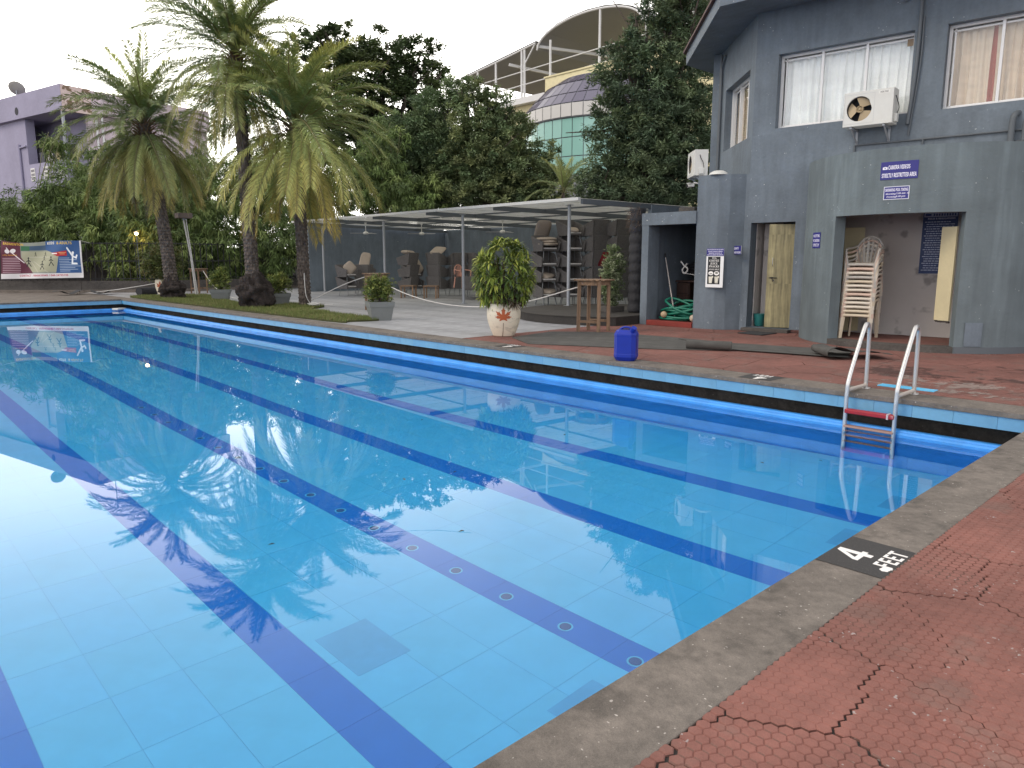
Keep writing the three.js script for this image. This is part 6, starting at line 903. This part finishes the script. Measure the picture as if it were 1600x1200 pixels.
{ const [x, , z] = lamp[0], t = thing('lamp_post', 'slender leaning pale lamp post with a brown box head', 'lamp post', [x, 0, z]); part(t, 'pole', merge([rod([0, 0, 0], [-0.10, 1.6, -0.02], 0.04, 0.036, 10), rod([-0.10, 1.6, -0.02], [-0.28, 3.15, -0.06], 0.034, 0.03, 10), rod([0.05, 0, 0.05], [-0.2, 3.1, 0], 0.02, 0.02, 8)]), mat([0.55, 0.54, 0.52], 0.5, { metalness: 0.3 })); part(t, 'box_head', rbox(0.55, 0.20, 0.45, 0.015, -0.26, 3.22, -0.06), mat([0.15, 0.115, 0.10], 0.8)); part(t, 'bracket', rod([-0.26, 3.05, -0.06], [-0.26, 3.14, -0.06], 0.05), galvMat); }
{ // lit garden lamp among the bamboo
  const [x, y, z] = lampBulbAt[0], t = thing('garden_lamp', 'small lit warm lamp on a thin pole among the bamboo', 'lamp', [x, 0, z]); part(t, 'pole', rod([0, 0, 0], [0, y - 0.12, 0], 0.02), paintedGrey); part(t, 'cap', lathe([[0.12, 0.06], [0.03, 0.13], [0, 0.13]], 14).translate(0, y, 0), paintedGrey);
  part(t, 'bulb', new THREE.SphereGeometry(0.075, 14, 10).translate(0, y, 0), new THREE.MeshStandardMaterial({ color: 0xffffff, emissive: new THREE.Color(1, 0.72, 0.36), emissiveIntensity: 14 })); const l = new THREE.PointLight(0xffb868, 1.8, 20, 2); l.position.set(x, y, z); l.castShadow = true; scene.add(l);
}
{ // dark car parked behind the boundary
  const t = thing('parked_car', 'dark car parked behind the railing, seen between the palm trunks', 'car', [20.4, 0, -39.8], 0.35); const s = new THREE.Shape(); s.moveTo(-2.1, 0.35); s.lineTo(2.1, 0.35); s.quadraticCurveTo(2.2, 0.8, 1.9, 0.9); s.lineTo(1.0, 1.0); s.quadraticCurveTo(0.4, 1.46, -0.4, 1.46); s.quadraticCurveTo(-1.3, 1.44, -1.7, 1.0); s.quadraticCurveTo(-2.2, 0.95, -2.1, 0.35);
  part(t, 'body', clean(new THREE.ExtrudeGeometry(s, { depth: 1.5, bevelEnabled: true, bevelSize: 0.06, bevelThickness: 0.1, bevelSegments: 3, curveSegments: 12 }).translate(0, 0, -0.75)), new THREE.MeshPhysicalMaterial({ color: lin(0.01, 0.01, 0.014), roughness: 0.3, clearcoat: 1 })); const w = new THREE.Shape([[-1.5, 1.02], [0.85, 1.02], [0.35, 1.38], [-0.45, 1.40], [-1.15, 1.36]].map((q) => new THREE.Vector2(...q))); for (const z of [-0.86, 0.855]) part(t, 'side_window', clean(new THREE.ExtrudeGeometry(w, { depth: 0.01, bevelEnabled: false }).translate(0, 0, z)), mat([0.03, 0.035, 0.04], 0.08)); for (const x of [-1.3, 1.35]) for (const z of [-0.8, 0.8]) { const wh = part(t, 'wheel', clean(new THREE.CylinderGeometry(0.32, 0.32, 0.2, 22).rotateX(Math.PI / 2).translate(x, 0.32, z)), blackMat); part(wh, 'rim', clean(new THREE.CylinderGeometry(0.2, 0.2, 0.21, 16).rotateX(Math.PI / 2).translate(x, 0.32, z)), aluMat); }
}
// ---------- lilac house with balcony ----------
{
  const t = thing('lilac_house', 'lilac-painted house with an open balcony and peeling parapet corner', 'building', [10.94, 0, -47.37], 0); // local frame: a = along the left face, b = along the right face
  const a = V(-0.22, 0, -0.975), b = V(0.975, 0, -0.22), P = (u, v, y) => { const p = a.clone().multiplyScalar(u).addScaledVector(b, v); return [p.x, y, p.z]; }; // u away along the left face, v inward
  const slab = (u0, u1, v0, v1, y0, y1) => prism([P(u0, v0), P(u1, v0), P(u1, v1), P(u0, v1)].map((q) => [q[0], q[2]]), y0, y1);
  part(t, 'roof_parapet', slab(0.03, 14, 0, 0.25, 9.57, 10.89), lilacMat); part(t, 'roof_slab', slab(0.05, 14, 0.25, 9, 9.6, 9.85), lilacMat); part(t, 'peeling_parapet', slab(0, 0.2, 0.02, 1.6, 9.5, 10.85), peelMat); part(t, 'side_parapet', slab(0.0, 0.25, 1.62, 9, 9.55, 10.8), pinkWallMat);
  part(t, 'side_wall', slab(0.35, 0.6, 1.5, 9, 0, 9.59), pinkWallMat); part(t, 'inner_wall', slab(0.6, 14, 1.9, 2.1, 0, 9.59), lilacMat); part(t, 'pillar', slab(5.0, 14, 0.25, 0.75, 0, 9.59), lilacMat); part(t, 'balcony_floor', slab(0.2, 5.0, 0.05, 1.9, 5.55, 5.72), lilacMat); part(t, 'balcony_parapet', slab(0.2, 5.0, 0.05, 0.22, 5.72, 6.95), lilacMat); part(t, 'balcony_end_parapet', slab(0.2, 0.36, 0.23, 1.5, 5.72, 6.95), lilacMat); part(t, 'corner_post', slab(0.22, 0.34, 0.08, 0.2, 6.95, 9.57), galvMat);
  for (const u of [0.6, 2.3, 3.9]) { const gr = part(t, 'vent_block', slab(u, u + 0.5, 0.02, 0.049, 6.0, 6.72), mat([0.75, 0.74, 0.72], 0.8)); for (let i = 0; i < 3; i++) for (let j = 0; j < 3; j++) { part(gr, 'vent_hole', slab(u + 0.06 + i * 0.14, u + 0.14 + i * 0.14, 0.008, 0.019, 6.06 + j * 0.22, 6.2 + j * 0.22), mat([0.16, 0.15, 0.18], 0.9)); } }
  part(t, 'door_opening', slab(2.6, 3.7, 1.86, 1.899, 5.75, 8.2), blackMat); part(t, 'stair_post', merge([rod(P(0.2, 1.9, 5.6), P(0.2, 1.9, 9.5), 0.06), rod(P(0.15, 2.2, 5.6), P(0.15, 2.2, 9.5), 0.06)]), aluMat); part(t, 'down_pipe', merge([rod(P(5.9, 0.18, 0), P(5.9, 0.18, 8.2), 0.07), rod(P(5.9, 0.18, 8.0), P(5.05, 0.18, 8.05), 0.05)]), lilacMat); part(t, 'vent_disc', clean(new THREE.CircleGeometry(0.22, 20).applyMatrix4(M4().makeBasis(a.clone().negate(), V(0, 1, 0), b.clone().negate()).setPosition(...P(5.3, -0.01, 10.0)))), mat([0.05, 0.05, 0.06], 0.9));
  const pt = (u, v, y) => { const q = P(u, v, y); return [q[0] + 10.94, q[1], q[2] - 47.37]; };
  for (const [u, w, h, c, lab] of [[1.0, 0.45, 0.9, [0.05, 0.10, 0.16], 'blue cloth hung to dry on the lilac balcony'], [1.9, 0.42, 0.8, [0.40, 0.34, 0.20], 'checked tan cloth hung to dry on the lilac balcony'], [2.9, 0.40, 0.95, [0.62, 0.60, 0.60], 'white shirt hung to dry on the lilac balcony'], [3.9, 0.4, 0.8, [0.10, 0.10, 0.12], 'dark cloth hung to dry on the lilac balcony']]) { const g = new THREE.PlaneGeometry(w, h, 8, 8), p = g.attributes.position; for (let i = 0; i < p.count; i++) p.setZ(i, 0.04 * Math.sin(p.getX(i) * 24)); g.computeVertexNormals(); const q = pt(u, 0.5, 7.25); solo('laundry', lab, 'laundry', clean(g), mat(c, 0.95), q, Math.atan2(-b.x, -b.z)); }
  const q = pt(6.0, 0.4, 10.95), d = thing('satellite_dish', 'grey satellite dish on the lilac parapet', 'satellite dish', q, 2.6); part(d, 'dish', lathe([[0, 0], [0.2, 0.03], [0.38, 0.11], [0.45, 0.17]], 24).rotateX(0.9).translate(0, 0.4, 0), mat([0.30, 0.29, 0.27], 0.7)); part(d, 'mast', merge([rod([0, -0.1, 0], [0, 0.38, 0], 0.03), rod([0, 0.38, 0], [0, 0.55, 0.4], 0.012)]), galvMat);
  const m = thing('roof_antenna', 'thin antenna pole on the lilac roof', 'antenna', pt(0.4, 1.2, 10.8)); part(m, 'pole', rod([0, -0.1, 0], [0, 1.75, 0], 0.025), galvMat); part(m, 'tip', box(0.14, 0.04, 0.04, 0, 1.75, 0), galvMat);
}
// ---------- domed building with roof canopy ----------
{
  const t = thing('domed_building', 'cream building with glass dome and steel canopy roof behind the trees', 'building', [52, 0, -46.5]); const B2 = (x0, x1, y0, y1, z0, z1) => box2(x0 - 52, x1 - 52, y0, y1, z0 + 46.5, z1 + 46.5), cream = mat(0xffffff, 0.8, { map: tileVar(0.86, 0.82, 0.66, 221, 0.05) }), white = mat([0.66, 0.66, 0.65], 0.6), glassD = new THREE.MeshPhysicalMaterial({ color: lin(0.13, 0.12, 0.17), roughness: 0.12, specularIntensity: 1 }), glassG = new THREE.MeshPhysicalMaterial({ color: lin(0.28, 0.52, 0.46), roughness: 0.1 }), clad = mat([0.58, 0.57, 0.55], 0.5), roofU = mat([0.26, 0.26, 0.27], 0.7), brick = mat([0.30, 0.17, 0.12], 0.9);
  part(t, 'main_block', B2(55, 75, 0, 17.6, -62, -30), cream); part(t, 'cream_parapet', B2(54.2, 55.1, 17.3, 18.85, -52.9, -30), cream); part(t, 'coping', B2(54.1, 55.2, 18.86, 19.0, -53, -30), cream); part(t, 'terrace_ledge', B2(54.2, 56, 17.0, 17.6, -63, -53), white);
  const C = [57.5, -46.6], N = 26, prof = [[9.0, 14.7], [8.1, 15.7], [6.9, 16.9], [5.6, 17.75]], at = (r, y, k) => { const an = Math.PI / 2 + k / N * Math.PI; return [C[0] - 52 + Math.cos(an) * r, y, C[1] + 46.5 + Math.sin(an) * r]; };
  const pane = (r0, y0, r1, y1, k, m, name) => { const T = new Tris(), e = 0.03; const A = at(r0, y0 + e, k + e), Bq = at(r0, y0 + e, k + 1 - e), D = at(r1, y1 - e, k + 1 - e), E = at(r1, y1 - e, k + e); T.quad(A, Bq, D, E); part(t, name, T.geo(), m); };
  for (let k = 0; k < N; k++) { for (let i = 0; i < 3; i++) pane(prof[i][0], prof[i][1], prof[i + 1][0], prof[i + 1][1], k, glassD, 'dome_pane'); pane(9.0, 13.55, 9.0, 14.68, k, clad, 'cladding_panel'); for (const y of [12.2, 10.6, 9.0]) pane(8.8, y - 0.3, 8.8, y + 1.28, k, glassG, 'window_pane'); }
  const back = (pr, m, name) => { const pos = []; const T = new Tris(); for (let k = 0; k < N; k++) for (let i = 0; i + 1 < pr.length; i++) T.quad(at(pr[i][0], pr[i][1], k), at(pr[i][0], pr[i][1], k + 1), at(pr[i + 1][0], pr[i + 1][1], k + 1), at(pr[i + 1][0], pr[i + 1][1], k)); part(t, name, T.geo(), m); }; back([[8.7, 0], [8.7, 13.5], [8.92, 13.5], [8.92, 14.7], [8.0, 15.72], [6.8, 16.92], [5.5, 17.77], [0.1, 17.78]], mat([0.20, 0.21, 0.23], 0.5), 'dome_mullions');
  // canopy: low lean-to, barrel vault, lean-to; columns, rails
  const X = 54.6, sheet = (pts, d, name) => { const T = new Tris(); for (let i = 0; i + 1 < pts.length; i++) { const [z0, y0] = pts[i], [z1, y1] = pts[i + 1]; T.quad([X - 52, y0, z0 + 46.5], [X - 52, y1, z1 + 46.5], [X - 52 + d, y1, z1 + 46.5], [X - 52 + d, y0, z0 + 46.5]); T.quad([X - 52, y0 + 0.12, z0 + 46.5], [X - 52, y1 + 0.12, z1 + 46.5], [X - 52 + d, y1 + 0.12, z1 + 46.5], [X - 52 + d, y0 + 0.12, z0 + 46.5]); part(t, name, new Tris().geo.call({ p: T.p.splice(0) }), roofU); } };
  const arc = []; for (let i = 0; i <= 10; i++) { const a = Math.PI * (1 - i / 10); arc.push([-48.0 + Math.cos(a) * 6.4, 21.9 + Math.sin(a) * 2.1]); }
  sheet([[-66.5, 21.1], [-63, 21.55], [-59, 22.05], [-54.6, 22.6]], 16, 'canopy_sheet'); sheet(arc, 16, 'vault_sheet'); sheet([[-41.4, 23.5], [-37, 23.6], [-31, 23.8]], 16, 'canopy_sheet');
  const tr = (pts, r) => tube(pts.map(([z, y]) => [X - 52 - 0.05, y, z + 46.5]), r, 24, 6); part(t, 'edge_truss', merge([tr([[-66.5, 21.0], [-60, 21.8], [-54.6, 22.5]], 0.09), tr(arc.map(([z, y]) => [z, y - 0.1]), 0.1), tr([[-41.4, 23.4], [-36, 23.5], [-31, 23.7]], 0.09)]), white);
  part(t, 'rear_truss', merge([tr(arc.map(([z, y]) => [z, y - 0.1]), 0.1).translate(9, 0, 0), bar([2.6, 21.2, -12], [14, 19.5, -6], 0.2, 0.25), bar([2.6, 22.2, -8], [14, 20.4, 2], 0.2, 0.25)]), white);
  for (const [z, y] of [[-66, 21.0], [-63.4, 21.3], [-60.5, 21.7], [-56.2, 22.2], [-56.6, 22.2], [-52.6, 22.4], [-46.4, 23.9], [-41.2, 23.4], [-36.5, 23.4]]) part(t, 'column', rod([X - 52, 17.3, z + 46.5], [X - 52, y, z + 46.5], 0.12, 0.12, 8), white);
  for (const y of [19.2, 20.5]) part(t, 'guard_rail', rod([X - 52, y - 0.6, -19.8], [X - 52, y + 0.35, 14], 0.06, 0.06, 6), white);
  part(t, 'strut', merge([rod([X - 52, 20.7, -9.8], [X - 52, 22.5, -8.2], 0.08), rod([X - 52, 22.2, 5.2], [X - 52, 23.4, 3.9], 0.08)]), white);
}
solo('overhead_wire', 'thin dark wire crossing the sky above the dark tree', 'wire', tube([[30, 20.5, -52], [31.6, 19.9, -49.5], [34, 19.3, -46], [36, 19.2, -43]], 0.02, 20, 5), blackMat);
// a few fallen leaves on the water and the deck
{ seed(97); const leafG = (() => { const T = new Tris(); T.quad([0, 0, 0], [0.02, 0.004, 0.011], [0.055, 0.001, 0], [0.02, 0.003, -0.011]); return T.geo(); })(), lm = [mat([0.05, 0.04, 0.015], 0.9), mat([0.12, 0.09, 0.02], 0.9), mat([0.02, 0.022, 0.02], 0.9)]; for (const [x, z] of [[3.6, -5.2], [4.1, -5.1], [3.2, -3.9], [5.9, -5.4], [6.4, -3.3], [6.9, -3.0], [4.9, -9.2], [2.1, -4.6], [5.2, -7.1], [6.1, -6.3]]) solo('fallen_leaf', 'small fallen leaf floating on the pool', 'leaf', leafG, lm[Math.floor(rnd() * 3)], [x, WATER + 0.002, z], rnd() * 6.28, 'fallen leaves on the water'); }
renderer.render(scene, camera);
